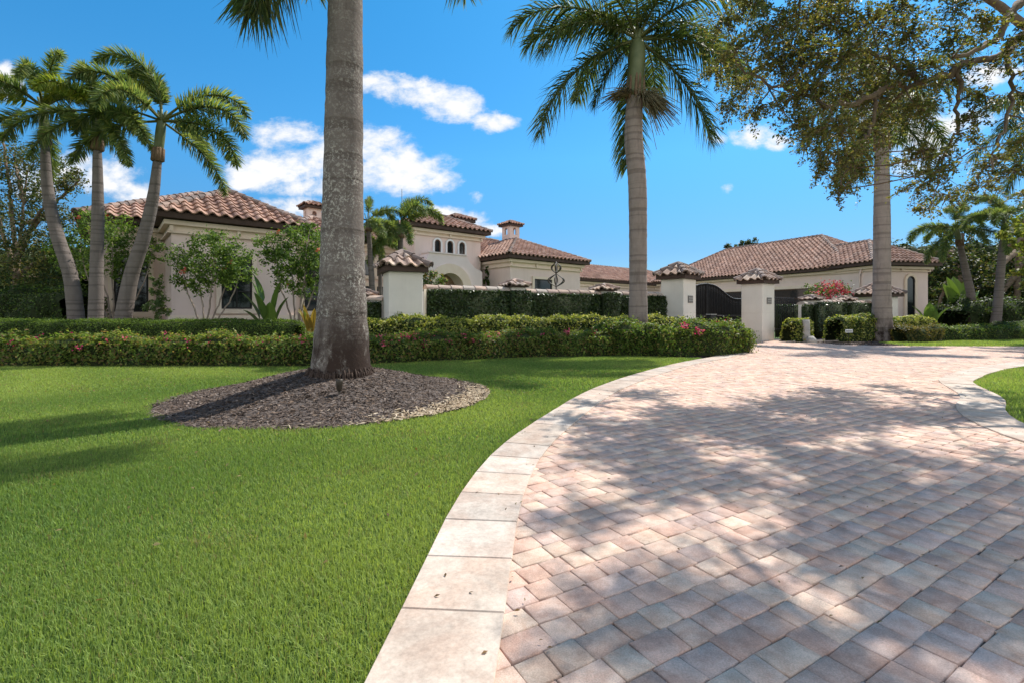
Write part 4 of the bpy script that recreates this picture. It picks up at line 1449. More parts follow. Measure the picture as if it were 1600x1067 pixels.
hedge('low_hedge', 'low green hedge along the far lawn strip', [(18.6, 21.4), (21.5, 22.2), (24.5, 23.0)], 0.8, 0.60, 0.07, GREEN_MIX + VARIEG[:1], 600, 0.06, sprig=0.05)
hedge('low_hedge', 'dark clipped low hedge at the far right edge', [(23.5, 23.4), (28, 24.4), (34, 25.6)], 1.0, 0.78, 0.07, DARK + GREEN_MIX[:1], 600, 0.03)
# mixed hedge at far left by the house
hedge('mixed_hedge', 'tall shaggy shrub hedge at the left edge behind the clipped hedge', [(-24, 17.0), (-20, 16.6), (-16, 16.0), (-13.6, 15.4)], 1.4, 1.85, 0.08, GREEN_MIX + DARK, 620, 0.14, sprig=0.14)


def shrub_tree(name, label, base, stems, clumps, leafsize, palette, nleaf, cat='tree', group=None, blossoms=0, bcol=RED, mat='leaf', stemr=0.035, stem_mat='stem', spread=1.0, aspect=0.5):
    """stems: list of point lists; clumps: (x, y, z, radius)"""
    root = empty(name, tuple(base), label, cat, group)
    mb = MB()
    ends = []
    for pts in stems:
        pts = catmull([np.asarray(p, float) for p in pts], 14 if stemr > 0.06 else 6)
        k_ = len(pts)
        pts[1:-1] += RNG.normal(0, min(stemr * 0.35, 0.02), (k_ - 2, 3))
        mb.tube(pts, [stemr * (1 - 0.65 * i / (k_ - 1)) for i in range(k_)], 7)
        ends += list(pts[k_ // 3:])
    ends = np.array(ends)
    for (x, y, z, r) in clumps:
        c_ = np.array([x, y, z])
        j = np.argmin(np.linalg.norm(ends - c_, axis=1) + np.where(ends[:, 2] > z, 0.6, 0))
        mid = (ends[j] + c_) / 2 + RNG.normal(0, 0.1 * r, 3) - Z3 * 0.05
        cc2 = catmull([ends[j], mid, c_], 5)
        mb.tube(cc2, list(np.linspace(stemr * 0.35, stemr * 0.1, len(cc2))), 5)
    mb.build('trunk', [M[stem_mat]], root)
    pos, nrm = [], []
    tot = sum(c_[3] ** 2 for c_ in clumps)
    for (x, y, z, r) in clumps:
        n_ = int(nleaf * r * r / tot)
        d = unit(RNG.normal(0, 1, (n_, 3)))
        # small tufts inside each clump leave gaps
        nt = max(4, n_ // 26)
        tc_ = unit(RNG.normal(0, 1, (nt, 3))) * (r * RNG.uniform(0.35, 1.0, nt) ** 0.6)[:, None] * np.array([1, 1, 0.8])
        q = tc_[RNG.integers(0, nt, n_)] + RNG.normal(0, r * 0.16 * spread, (n_, 3))
        pos.append(np.array([x, y, z]) + q)
        nrm.append(unit(q) * 0.6 + np.array([0, 0, 0.5]))
    pos = np.concatenate(pos); nrm = np.concatenate(nrm)
    leaf_obj('crown', pos, nrm, leafsize, palette, M[mat], root, aspect, 0.7, 0.3)
    for i in range(blossoms):
        c_ = clumps[RNG.integers(0, len(clumps))]
        d = unit(RNG.normal(0, 1, 3)); d[1] = -abs(d[1]); d[2] = abs(d[2]) * 0.9
        p = np.array(c_[:3]) + d * c_[3] * np.array([1, 1, 0.85]) * 1.02
        leaf_obj('blossom', p + RNG.normal(0, 0.035, (9, 3)), np.tile(d, (9, 1)), 0.075, bcol, M['petal'], root, 0.8, 0.6, 0.2)
    return root


# hibiscus trees against the left wing
def hib(label, px, d, crown, stemspec, nleaf, bl_):
    b0 = at(px, d)
    stems = []
    for (pxe, pye, dd) in stemspec:
        e = at(pxe, d + dd); e[2] = zat(pye, d)
        m1 = b0 + (e - b0) * np.array([0.25, 0.25, 0.35]); m2 = b0 + (e - b0) * np.array([0.75, 0.75, 0.7])
        stems.append([b0, m1, m2, e])
    cl = [(*at(x, d + dd)[:2], zat(y, d), r * d / F) for (x, y, r, dd) in crown]
    shrub_tree('hibiscus_tree', label, b0, stems, cl, 0.105, [(0.085, 0.150, 0.030), (0.120, 0.195, 0.040), (0.160, 0.230, 0.052), (0.06, 0.105, 0.024)], nleaf, 'tree', 'hibiscus trees by the house', bl_)


hib('red flowered hibiscus tree left of the dark house window', 322, 15.0, [(290, 405, 26, 0), (315, 385, 26, 0.3), (345, 385, 28, 0), (370, 400, 26, 0.2), (375, 425, 22, 0), (330, 420, 34, -0.2), (295, 432, 24, -0.1), (350, 430, 24, 0.2), (335, 372, 14, 0), (310, 445, 20, 0)], [(285, 420, 0), (310, 400, 0.2), (335, 400, -0.2), (360, 410, 0.1), (375, 430, 0)], 5600, 6)
hib('hibiscus tree with bright top between the house window and the big trunk', 462, 14.6, [(425, 385, 24, 0), (450, 375, 26, 0.2), (480, 372, 26, 0), (500, 395, 28, 0.2), (440, 410, 28, -0.1), (470, 408, 30, 0), (495, 425, 26, 0), (455, 435, 26, 0.1), (485, 355, 14, 0), (475, 450, 22, 0.1), (500, 450, 18, 0.1), (420, 405, 16, 0)], [(430, 400, 0), (455, 390, 0.2), (480, 385, -0.2), (500, 410, 0.1), (478, 440, 0)], 6000, 4)
hib('hibiscus tree behind the three clustered foxtail palms', 178, 15.8, [(120, 370, 28, 0), (150, 350, 30, 0.3), (185, 360, 30, 0), (215, 385, 28, 0.2), (110, 405, 28, 0), (165, 395, 34, 0), (205, 410, 26, 0), (240, 400, 20, 0), (125, 430, 22, 0.3), (185, 425, 20, 0), (240, 378, 18, 0), (95, 385, 22, 0.2)], [(125, 390, 0), (150, 370, 0.2), (175, 380, -0.2), (210, 400, 0.1), (235, 410, 0)], 5600, 2)
shrub_tree('small_shrub', 'small loose shrub in front of the house corner', at(246, 14.6), [[at(246, 14.6), at(245, 14.6, 0.6), at(243, 14.6, 1.4)]], [(*at(x, 14.6 + dd)[:2], zat(y, 14.6), r * 14.6 / F) for x, y, r, dd in ((243, 450, 14, 0), (250, 470, 16, 0.1), (240, 478, 15, -0.1), (255, 490, 14, 0), (245, 435, 9, 0))], 0.10, [(0.10, 0.15, 0.05), (0.15, 0.20, 0.08), (0.07, 0.11, 0.035)], 900, 'shrub')
# shrub inside the court by the entry
shrub_tree('small_shrub', 'leafy orange tipped shrub rising behind the garden wall by the entry arch', at(684, 19.5), [[at(684, 19.5), at(684, 19.5, 1.2), at(686, 19.5, 1.9)]], [(*at(x, 19.5 + dd)[:2], zat(y, 19.5), r * 19.5 / F) for x, y, r, dd in ((670, 434, 13, 0), (684, 432, 10, 0.3), (692, 442, 9, 0), (668, 447, 14, 0), (682, 448, 13, 0.2))], 0.10, GREEN_MIX + [(0.28, 0.14, 0.06)], 1600, 'shrub')
shrub_tree('small_shrub', 'thin climbing shrub beside the library wall corner', at(762, 30), [[at(762, 30), at(763, 30, 1.5), at(761, 30, 2.8)]], [(*at(x, 30)[:2], zat(y, 30), r * 30 / F) for x, y, r in ((762, 428, 6), (763, 438, 7), (760, 445, 7), (762, 420, 4))], 0.14, GREEN_MIX, 400, 'shrub')
# bougainvillea
bc = [(1275, 455, 16, 0), (1292, 452, 20, 0.3), (1310, 452, 17, 0), (1285, 465, 18, 0), (1305, 464, 16, 0.2), (1322, 462, 10, 0)]
b0 = at(1295, 27.0)
root = shrub_tree('bougainvillea', 'crimson bougainvillea bush spilling over the right garden wall', b0, [[b0, b0 + Z3 * 1.0, at(x, 27 + dd, zat(y, 27))] for x, y, r, dd in bc[:5]], [(*at(x, 27 + dd)[:2], zat(y, 27), r * 27 / F) for x, y, r, dd in bc], 0.13, GREEN_MIX + [(0.16, 0.16, 0.05)], 1400, 'shrub')
for (x, y, r) in ((1305, 452, 12), (1290, 448, 11), (1280, 466, 12), (1298, 464, 12), (1318, 455, 8), (1310, 446, 8), (1276, 468, 9)):
    p = at(x, 26.6, zat(y, 26.6))
    nfl = 60
    leaf_obj('blossom', p + RNG.normal(0, 1, (nfl, 3)) * r * 26.6 / F * np.array([0.6, 0.35, 0.45]), np.tile([[0, -0.6, 0.7]], (nfl, 1)), 0.13, [(0.46, 0.04, 0.10), (0.55, 0.10, 0.18), (0.36, 0.03, 0.07), (0.50, 0.14, 0.16)], M['petal'], root, 0.8, 0.8, 0.2)

# big dark small-leaved tree at left edge
def bigtree(name, label, base, trunk_top, clumps, leafsize, palette, nleaf, tr=0.16, group=None, spread=1.0, mat='leaf'):
    b0 = np.asarray(base, float)
    tt = np.asarray(trunk_top, float)
    stems = [[b0, b0 * 0.5 + tt * 0.5, tt]]
    pick = clumps[::3]
    for (x, y, z, r) in pick:
        e = np.array([x, y, z])
        s0 = b0 + (tt - b0) * RNG.uniform(0.35, 0.9)
        stems.append([s0, s0 * 0.5 + e * 0.5 + np.array([0, 0, 0.15]), e])
    return shrub_tree(name, label, b0, stems, clumps, leafsize, palette, nleaf, 'tree', group, 0, RED, mat, tr, 'bark', spread)


def pxcl(spec, d, jit=1.5):
    return [(*at(x, d + RNG.uniform(-jit, jit))[:2], zat(y, d), r * d / F) for x, y, r in spec]


bigtree('broadleaf_tree', 'tall dark small leaved tree at the left edge behind the palms', at(15, 20), at(40, 20, 6.5), pxcl([(20, 225, 30), (60, 245, 30), (100, 280, 26), (125, 290, 16), (15, 265, 34), (50, 290, 34), (85, 310, 30), (20, 320, 36), (60, 345, 34), (95, 350, 26), (15, 380, 34), (55, 395, 34), (90, 400, 26), (30, 430, 34), (75, 430, 30), (-30, 250, 40), (-40, 330, 50), (-30, 410, 44), (5, 205, 16), (110, 300, 16), (100, 430, 18)], 20), 0.12, OLIVE[:3] + DARK + [(0.09, 0.12, 0.04)], 17000, 0.10)
bigtree('broadleaf_tree', 'dark broad tree behind the right wing of the garage', at(1500, 38), at(1500, 38, 6.5), pxcl([(1460, 400, 16), (1470, 430, 18), (1475, 460, 20), (1490, 390, 20), (1500, 420, 24), (1495, 455, 22), (1520, 400, 22), (1530, 430, 24), (1525, 465, 22), (1465, 480, 14), (1545, 450, 20), (1480, 360, 14), (1505, 365, 16)], 38, 2.0), 0.26, DARK + OLIVE[:1], 7500, 0.25)
bigtree('broadleaf_tree', 'dark dense tree at the far right edge behind the palms', at(1590, 36), at(1590, 36, 7), pxcl([(1555, 430, 20), (1570, 400, 24), (1600, 380, 30), (1590, 430, 30), (1565, 465, 24), (1600, 470, 28), (1550, 480, 18), (1630, 400, 34), (1640, 450, 34), (1680, 420, 40), (1580, 355, 20), (1620, 340, 26)], 36, 2.0), 0.26, DARK + OLIVE[:1], 7500, 0.25)
bigtree('broadleaf_tree', 'bright yellow green foliage reaching in at the right edge', at(1660, 15), at(1655, 15, 4.2), pxcl([(1600, 345, 16), (1585, 365, 18), (1605, 385, 22), (1595, 420, 14), (1620, 360, 24), (1640, 390, 34), (1625, 430, 24), (1660, 340, 36), (1600, 450, 14), (1575, 385, 12), (1690, 400, 40)], 15, 1.0), 0.13, [(0.14, 0.19, 0.03), (0.19, 0.23, 0.04), (0.10, 0.14, 0.025), (0.22, 0.22, 0.05)], 4200, 0.1)
bigtree('broadleaf_tree', 'distant tree top just clearing the garage roof ridge', at(1165, 60), at(1165, 60, 8.2), pxcl([(1165, 384, 10), (1175, 382, 10), (1155, 387, 8), (1135, 389, 8), (1185, 388, 8), (1165, 395, 12)], 60, 1.5), 0.4, DARK, 1500, 0.2)
hedge('background_shrubbery', 'dark understory shrubs below the trees at far right', [(24, 26.5), (30, 27), (38, 28.5)], 2.5, 1.6, 0.14, DARK + GREEN_MIX[:1], 240, 0.25, sprig=0.2, cat='shrubbery')
hedge('background_shrubbery', 'far line of dark trees and shrubs beyond the left garden', [(-60, 36), (-40, 34), (-26, 30)], 4, 4.6, 0.3, DARK, 60, 0.5, sprig=0.4, cat='shrubbery')
hedge('background_shrubbery', 'far line of dark trees beyond the right garden', [(34, 45), (50, 44), (80, 46)], 5, 6.5, 0.35, DARK, 45, 0.7, sprig=0.5, cat='shrubbery')


# big paddle-leaved plants
def paddle_plant(name, label, base, leaves_, group=None, palette=((0.09, 0.16, 0.03), (0.13, 0.21, 0.04), (0.07, 0.12, 0.025)), wid=0.24):
    """leaves_: (azimuth, lean 0..1, length of stalk, blade length)"""
    root = empty(name, tuple(base), label, 'plant', group)
    base = np.asarray(base, float)
    for (az, lean, st, bl_) in leaves_:
        dirh = np.array([math.cos(az), math.sin(az), 0])
        n_ = 12
        tot = st + bl_
        pts = []
        p = base + dirh * 0.05
        for i in range(n_ + 1):
            f_ = i / n_
            e_ = PI / 2 - lean * (0.25 + 0.95 * f_ ** 1.6)
            pts.append(p.copy())
            p = p + (dirh * math.cos(e_) + Z3 * math.sin(e_)) * tot / n_
        pts = np.array(pts)
        mb = MB()
        col = np.array(palette[random.randrange(len(palette))]) * random.uniform(0.85, 1.2)
        mb.tube(pts, [0.022 - 0.016 * i / n_ for i in range(n_ + 1)], 5, tuple(col * 1.2))
        side = np.cross(dirh, Z3)
        tw = random.uniform(-0.5, 0.5)
        i0 = int(n_ * st / tot)
        V, Fs = [], []
        kk = n_ - i0
        for i in range(i0, n_ + 1):
            f_ = (i - i0) / kk
            wv = wid * (math.sin(PI * min(1, f_ ** 0.75 * 0.97 + 0.03)) ** 0.7)
            tg = unit(pts[min(i + 1, n_)] - pts[max(i - 1, 0)])
            up = np.cross(side, tg)
            sd = side * math.cos(tw) + up * math.sin(tw)
            up2 = np.cross(sd, tg)
            V += [pts[i] - sd * wv + up2 * wv * 0.3, pts[i] - sd * wv * 0.5 + up2 * wv * 0.08, pts[i], pts[i] + sd * wv * 0.5 + up2 * wv * 0.08, pts[i] + sd * wv + up2 * wv * 0.3]
        for i in range(kk):
            for j in range(4):
                Fs.append((i * 5 + j, i * 5 + j + 1, (i + 1) * 5 + j + 1, (i + 1) * 5 + j))
        mb.add(V, Fs, tuple(col), 0, True)
        mb.build('leaf', [M['waxy']], root)
    return root


def fan(n_, a0, a1, l0, l1, s0, s1, b0_, b1_):
    return [(random.uniform(a0, a1), random.uniform(l0, l1), random.uniform(s0, s1), random.uniform(b0_, b1_)) for _ in range(n_)]


paddle_plant('bird_of_paradise', 'broad leaved bird of paradise plant below the dark house window', at(420, 14.4, 0.2), [(R(180), 0.75, 0.9, 0.9), (R(170), 0.45, 1.1, 0.95), (R(190), 0.3, 1.3, 0.9), (R(20), 0.25, 1.1, 0.9), (R(150), 0.6, 0.8, 0.8), (R(200), 0.9, 0.6, 0.7), (R(0), 0.6, 0.8, 0.8), (R(-60), 0.5, 0.7, 0.7), (R(250), 0.5, 0.9, 0.8)], wid=0.2)
paddle_plant('croton_plant', 'orange tinged croton beside the foreground trunk', at(488, 13.4, 0.2), fan(9, 0, 6.28, 0.25, 0.9, 0.4, 0.75, 0.45, 0.7), palette=((0.20, 0.19, 0.03), (0.12, 0.16, 0.03), (0.22, 0.15, 0.03)), wid=0.085)
paddle_plant('bird_of_paradise', 'tall banana like bird of paradise at right below the leaning palm', at(1500, 28.0, 0), [(R(180), 0.55, 1.6, 1.5), (R(160), 0.3, 1.9, 1.5), (R(20), 0.35, 1.8, 1.5), (R(0), 0.7, 1.4, 1.4), (R(200), 0.8, 1.1, 1.3), (R(-20), 0.95, 1.0, 1.2), (R(90), 0.2, 2.0, 1.4), (R(270), 0.5, 1.2, 1.3), (R(230), 0.6, 1.0, 1.2), (R(310), 0.6, 1.0, 1.2)], wid=0.36)
paddle_plant('bird_of_paradise', 'smaller bird of paradise clump beside the arched window wing', at(1453, 26.0, 0), fan(9, 0, 6.28, 0.25, 0.95, 0.5, 1.0, 0.8, 1.1), wid=0.27)


# ------------------------------------------------------------------ palms
def frond_mesh(L, e0, bend, nleaf, ll, lw, mode, palette, seed, petiole=0.12):
    rg = np.random.default_rng(seed)
    n_ = 26
    s = np.linspace(0, 1, n_ + 1)
    ang = e0 - bend * s ** (1.9 if mode == 'foxtail' else 1.35)
    ds = L / n_
    x = np.concatenate([[0], np.cumsum(np.cos(ang[:-1]) * ds)])
    z = np.concatenate([[0], np.cumsum(np.sin(ang[:-1]) * ds)])
    yy = 0.06 * L * rg.uniform(-1, 1) * s ** 2
    R3 = np.stack([x, yy, z], 1)
    k_ = nleaf * 2
    ls = np.repeat(np.linspace(petiole, 0.995, nleaf), 2) + rg.normal(0, 0.003, k_)
    ls = np.clip(ls, 0.02, 1)
    sgn = np.tile([1.0, -1.0], nleaf)
    bp = np.stack([np.interp(ls, s, R3[:, i]) for i in range(3)], 1)
    la = np.interp(ls, s, ang)
    T = np.stack([np.cos(la), np.zeros(k_), np.sin(la)], 1)
    Up = np.stack([-np.sin(la), np.zeros(k_), np.cos(la)], 1)
    Yv = np.tile([[0, 1.0, 0]], (k_, 1))
    lenp = ll * (0.45 + 0.75 * np.sin(PI * np.clip(ls * 0.86 + 0.10, 0, 1)) ** 0.8) * rg.uniform(0.85, 1.1, k_)
    lenp *= np.where(ls > 0.93, 0.7, 1.0)
    if mode == 'royal':
        elev = rg.choice([0.75, 0.25, -0.25], k_) + rg.normal(0, 0.18, k_)
        fwd = 0.45 + 0.5 * ls
        D = unit(T * fwd[:, None] + (Yv * sgn[:, None] * np.cos(elev)[:, None] + Up * np.sin(elev)[:, None]))
        g = 0.95
    elif mode == 'foxtail':
        th = rg.uniform(0, 2 * PI, k_)
        fwd = 0.55 + 0.35 * ls
        D = unit(T * fwd[:, None] + Yv * np.cos(th)[:, None] + Up * np.sin(th)[:, None])
        g = 0.25
    else:
        elev = rg.normal(0.2, 0.2, k_)
        D = unit(T * 0.6 + Yv * sgn[:, None] * np.cos(elev)[:, None] + Up * np.sin(elev)[:, None])
        g = 0.6
    side = unit(np.cross(D, Up + 0.4 * rg.normal(0, 1, (k_, 3))))
    v = np.empty((k_, 6, 3))
    dz = np.array([0, 0, -1.0])
    for j, (f_, wf) in enumerate(((0, 0.7), (0.5, 1.0), (1.0, 0.08))):
        p = bp + D * (lenp * f_)[:, None] + dz * (lenp * g * 0.55 * f_ ** 2 * rg.uniform(0.6, 1.3, k_))[:, None]
        v[:, j * 2] = p - side * lw * wf / 2
        v[:, j * 2 + 1] = p + side * lw * wf / 2
    q = np.array([(0, 1, 3, 2), (2, 3, 5, 4)])[None] + (np.arange(k_) * 6)[:, None, None]
    pal_ = np.array(palette)
    c = np.repeat(pal_[rg.integers(0, len(pal_), k_)] * rg.uniform(0.7, 1.3, (k_, 1)), 2, axis=0)
    v = v.reshape(-1, 3); q = q.reshape(-1, 4)
    rad = 0.045 * (L / 3.5) * (1 - 0.9 * s) + 0.004
    rv, rq = [], []
    for i in range(n_ + 1):
        upv = np.array([-math.sin(ang[i]), 0, math.cos(ang[i])])
        for j in range(5):
            a = 2 * PI * j / 5
            rv.append(R3[i] + rad[i] * (math.cos(a) * np.array([0, 1.0, 0]) + math.sin(a) * upv))
    for i in range(n_):
        for j in range(5):
            rq.append((i * 5 + j, i * 5 + (j + 1) % 5, (i + 1) * 5 + (j + 1) % 5, (i + 1) * 5 + j))
    q = np.concatenate([q, np.array(rq) + len(v)])
    v = np.concatenate([v, np.array(rv)])
    c = np.concatenate([c, np.tile([[0.16, 0.17, 0.06]], (len(rq), 1))])
    me = np_mesh('frond', v, q, c)
    me.materials.append(M['leaf'])
    return me


ROYPAL = [(0.050, 0.085, 0.026), (0.070, 0.110, 0.032), (0.095, 0.130, 0.040), (0.080, 0.095, 0.040), (0.13, 0.15, 0.05)]
FOXPAL = [(0.11, 0.165, 0.055), (0.14, 0.20, 0.062), (0.19, 0.24, 0.078), (0.09, 0.135, 0.048), (0.25, 0.27, 0.09)]
LIMEPAL = [(0.19, 0.25, 0.035), (0.25, 0.30, 0.05), (0.14, 0.20, 0.035), (0.32, 0.32, 0.06)]
ROY, FOX, FOXL = {}, {}, {}
for e in (80, 60, 40, 20, 0, -20, -40, -60):
    ROY[e] = [frond_mesh(3.7, R(e), R(90 if e > 0 else 62 if e > -30 else 42 if e > -50 else 25), 150, 0.72, 0.036, 'royal', ROYPAL, 100 + e + 300 * j) for j in range(2)]
for e in (88, 75, 45, 20, -5, -35):
    FOX[e] = [frond_mesh(2.75, R(e), R(150 if e > 80 else 125 if e > 30 else 105 if e > 0 else 75 if e > -20 else 50), 250, 0.35, 0.031, 'foxtail', FOXPAL, 900 + e + 300 * j, 0.2) for j in range(2)]
FOXL[45] = [frond_mesh(2.4, R(48), R(110), 250, 0.34, 0.032, 'foxtail', LIMEPAL, 1500, 0.2)]
FOXL[20] = [frond_mesh(2.4, R(25), R(95), 250, 0.34, 0.032, 'foxtail', LIMEPAL, 1501, 0.2)]
FOXL[75] = FOXL[45]; FOXL[-5] = FOXL[20]; FOXL[-35] = FOX[-35]


def palm(name, label, base, path, radii, shaft_len, shaft_r, fronds, lib, scale=1.0, bark='royal_plain', group=None, dry=0.0, tufts=(), trunk_n=20, shaftm='green_sheath', lens=None):
    """path: trunk axis points; fronds: (azimuth deg, elevation class[, scale[, library]])"""
    base = np.asarray(base, float)
    root = empty(name, tuple(base), label, 'palm tree', group)
    P = catmull([np.asarray(p, float) for p in path], 10)
    rr_ = np.interp(np.linspace(0, 1, len(P)), np.linspace(0, 1, len(radii)), radii)
    P = resample(np.concatenate([P, rr_[:, None]], 1), 0.10)
    rad = P[:, 3] * (1 + 0.010 * RNG.normal(0, 1, len(P)))
    P = P[:, :3]
    mb = MB()
    mb.tube(P, list(rad), trunk_n)
    mb.build('trunk', [M[bark]], root)
    dirn = unit(P[-1] - P[-8])
    top = P[-1] + dirn * shaft_len
    mb = MB()
    k_ = 10
    pts = [P[-1] - dirn * 0.02 + dirn * (shaft_len + 0.02) * i / k_ for i in range(k_ + 1)]
    rs = [rad[-1] * (1.02 + 0.1 * math.sin(PI * i / k_ * 0.6)) * (1 - i / k_) ** 0.3 + shaft_r * (i / k_) for i in range(k_ + 1)]
    mb.tube(pts, rs, 14)
    for a in range(4):         # unopened spear and leaf bases
        az = a * 1.7
        mb.tube([top - dirn * 0.25, top + dirn * 0.25 + np.array([math.cos(az), math.sin(az), 0]) * 0.12], [shaft_r * 1.0, shaft_r * 0.45], 7)
    mb.build('crown_shaft', [M[shaftm]], root)
    if dry > 0:
        mb = MB()
        nb = 10
        for i in range(nb):       # dry sheath wrapped round the foot of the shaft
            a = 2 * PI * i / nb + random.uniform(-.2, .2)
            o_ = np.array([math.cos(a), math.sin(a), 0]) * rad[-1] * 1.02
            l_ = dry * random.uniform(0.4, 1.0)
            mb.tube([pts[3] + (P[-1] - pts[3]) * -0.9 * min(dry, 0.7) + o_ * 0.80, pts[3] + o_ * 0.98, P[-1] + o_ * 1.05, P[-1] + o_ * 1.15 - Z3 * l_ * 0.3], [0.02, 0.05, 0.06, 0.02], 6)
        mb.build('dry_sheath', [M['brown_sheath']], root)
    for (az, ln, dz, sw) in tufts:      # hanging flower stalks
        mb = MB()
        o_ = P[-1] + np.array([math.cos(R(az)), math.sin(R(az)), 0]) * rad[-1] * 0.8
        for i in range(120):
            a = R(az) + random.gauss(0, sw); l_ = ln * random.uniform(0.6, 1.1)
            dv = np.array([math.cos(a), math.sin(a), 0])
            e_ = o_ + dv * l_ * random.uniform(0.3, 0.8) + Z3 * (-dz * l_ * random.uniform(0.2, 1.0))
            mb.tube([o_, (o_ + e_) / 2 + Z3 * 0.12 * l_, e_], [0.014, 0.012, 0.010], 3, cap=False)
        mb.build('flower_stalk', [M['dry_stalk']], root)
    for i, fr_ in enumerate(fronds):
        az, e = fr_[0], fr_[1]
        sc_ = (fr_[2] if len(fr_) > 2 else 1.0) * scale
        li = fr_[3] if len(fr_) > 3 else lib
        me = li[e][i % len(li[e])]
        o = bpy.data.objects.new('frond', me)
        COL.objects.link(o)
        o.parent = root
        o.location = tuple(top - base - dirn * 0.06)
        o.rotation_euler = (random.uniform(-0.12, 0.12), 0, R(az))
        o.scale = (sc_,) * 3
    return root


def lat(n_, classes, az0=0):
    """evenly spread crown: golden angle azimuths"""
    return [((az0 + i * 137.5) % 360, classes[i % len(classes)]) for i in range(n_)]


# foreground royal palm on the mulch mound
b0 = np.array([-2.52, 7.1, 0.32])
palm('royal_palm', 'massive foreground royal palm trunk spotted with lichen on the mulch mound', b0,
     [b0, b0 + (0.01, 0, 0.12), b0 + (0.02, 0, 0.55), b0 + (0.03, 0, 1.3), b0 + (0.04, 0, 2.6), b0 + (0.06, 0, 4.2), b0 + (0.08, 0, 5.8), b0 + (0.09, 0, 7.0)],
     [0.44, 0.415, 0.385, 0.325, 0.285, 0.26, 0.235, 0.20], 1.5, 0.10,
     [(176, -60, 0.95), (186, -60, 1.0), (168, -40, 0.9), (120, 20), (260, 20), (60, 20), (20, 20), (330, 20), (290, 20), (80, 40), (200, 40), (320, 60), (140, 20), (0, 40), (180, 80)], ROY, 1.0, 'royal', 'royal palms', 0.5, trunk_n=36)
mb = MB()
pr = bpy.data.objects['royal_palm']
for i in range(110):
    a = 2 * PI * i / 110 + random.uniform(-0.06, 0.06)
    r0_, r1_ = 0.425, random.uniform(0.445, 0.50)
    dv = np.array([math.cos(a), math.sin(a), 0])
    mb.tube([b0 + dv * r0_ + Z3 * random.uniform(0.03, 0.12), b0 + dv * (r0_ + r1_) * 0.5 + Z3 * random.uniform(0.02, 0.06), b0 + dv * r1_ - Z3 * 0.06], [0.010, 0.017, 0.010], 5)
mb.build('root_fringe', [M['root']], pr)
# second royal palm in the hedge
b0 = at(997, 16.6, -0.05)
palm('royal_palm', 'tall royal palm rising from the hedge in front of the garden wall', b0,
     [b0, b0 + (0, 0, 0.9), b0 + (0, 0, 2.5), b0 + (-0.02, 0, 5.5), (at(990, 16.6, 7.2)), at(992, 16.6, 8.6)],
     [0.37, 0.33, 0.295, 0.31, 0.31, 0.27], 2.05, 0.11,
     [(180, 40, 1.32), (197, 20, 1.12), (165, 40, 1.2), (190, -20, 1.35), (172, -40, 0.75), (100, -60, 1.15), (348, -40, 1.2), (352, 0, 1.1), (8, 20, 1.2), (20, 40, 1.2), (340, 40, 1.1), (60, 20), (120, 20), (90, 60), (250, 80), (0, 80), (140, 60), (310, 60), (215, 60)], ROY, 1.0, 'royal_plain', 'royal palms', 0.7,
     tufts=[(-20, 1.9, 0.75, 0.45), (200, 1.5, 0.1, 0.8), (320, 1.5, 0.6, 0.8)], trunk_n=28)
# third royal palm at right, in front of the arched window wing
b0 = at(1378, 21.5, -0.05)
palm('royal_palm', 'royal palm at right whose crown disappears into the overhanging oak leaves', b0,
     [b0, b0 + (0, 0, 0.8), b0 + (0, 0, 2.5), b0 + (0, 0, 5.5), b0 + (0, 0, 8.6)],
     [0.52, 0.40, 0.335, 0.315, 0.26], 1.9, 0.10,
     lat(14, [40, 0, 20, -20, 60, -40], 20), ROY, 1.0, 'royal_plain', 'royal palms', 0.6, trunk_n=28)
# fourth royal palm out at the right, only its fronds reach in
b0 = at(1680, 20.0, -0.05)
palm('royal_palm', 'royal palm at the right edge with only drooping frond tips in view', b0,
     [b0, b0 + (0, 0, 2.5), b0 + (0, 0, 8.0)], [0.4, 0.32, 0.24], 1.7, 0.10, lat(14, [40, 0, 20, -20, 60, -40], 160), ROY, 1.0, 'royal_plain', 'royal palms', 0.6, trunk_n=20)

# three foxtail palms in one clump
d_ = 14.6
def fx(px, py): return at(px, d_, zat(py, d_))
palm('foxtail_palm', 'left of the three clustered foxtail palms, its trunk leaning left', at(122, d_), [at(124, d_), fx(112, 440), fx(90, 370), fx(75, 300), fx(70, 225)], [0.24, 0.185, 0.168, 0.145, 0.10], 1.15, 0.06,
     [(200, 45, 1.0), (165, 75, 0.9), (20, 45, 1.0), (350, 20, 1.0), (190, 20, 1.0, FOXL), (265, 20), (100, 20), (120, -35), (240, -35), (60, -5), (300, 45, 0.9), (330, 75, 0.9)], FOX, 0.94, 'foxbark', 'foxtail palm clump', 0.15)
d_ = 14.3
palm('foxtail_palm', 'middle of the three clustered foxtail palms, its trunk upright', at(149, d_), [at(149, d_), fx(151, 420), fx(153, 330), fx(152, 235)], [0.21, 0.165, 0.15, 0.105], 1.2, 0.06,
     [(10, 45, 1.0, FOXL), (175, 45, 0.95, FOXL), (270, 20, 0.9, FOXL), (200, -5), (340, -5), (220, -35, 0.9), (90, 20), (60, 75), (330, -35, 0.9), (130, 45), (300, 45, 0.9)], FOX, 0.94, 'foxbark', 'foxtail palm clump', 0.15)
d_ = 14.4
palm('foxtail_palm', 'right of the three clustered foxtail palms, its trunk leaning right', at(186, d_), [at(184, d_), fx(203, 440), fx(225, 370), fx(239, 310), fx(246, 252)], [0.25, 0.195, 0.175, 0.15, 0.11], 1.25, 0.06,
     [(195, 88, 1.15), (170, 88, 1.0), (150, 75, 1.0), (5, 45, 1.1), (352, 20, 1.2), (345, -5, 1.25), (20, -35, 1.0), (185, -5, 1.1), (190, 20, 1.0), (270, 20), (90, 20), (240, 45)], FOX, 0.98, 'foxbark', 'foxtail palm clump', 0.15)

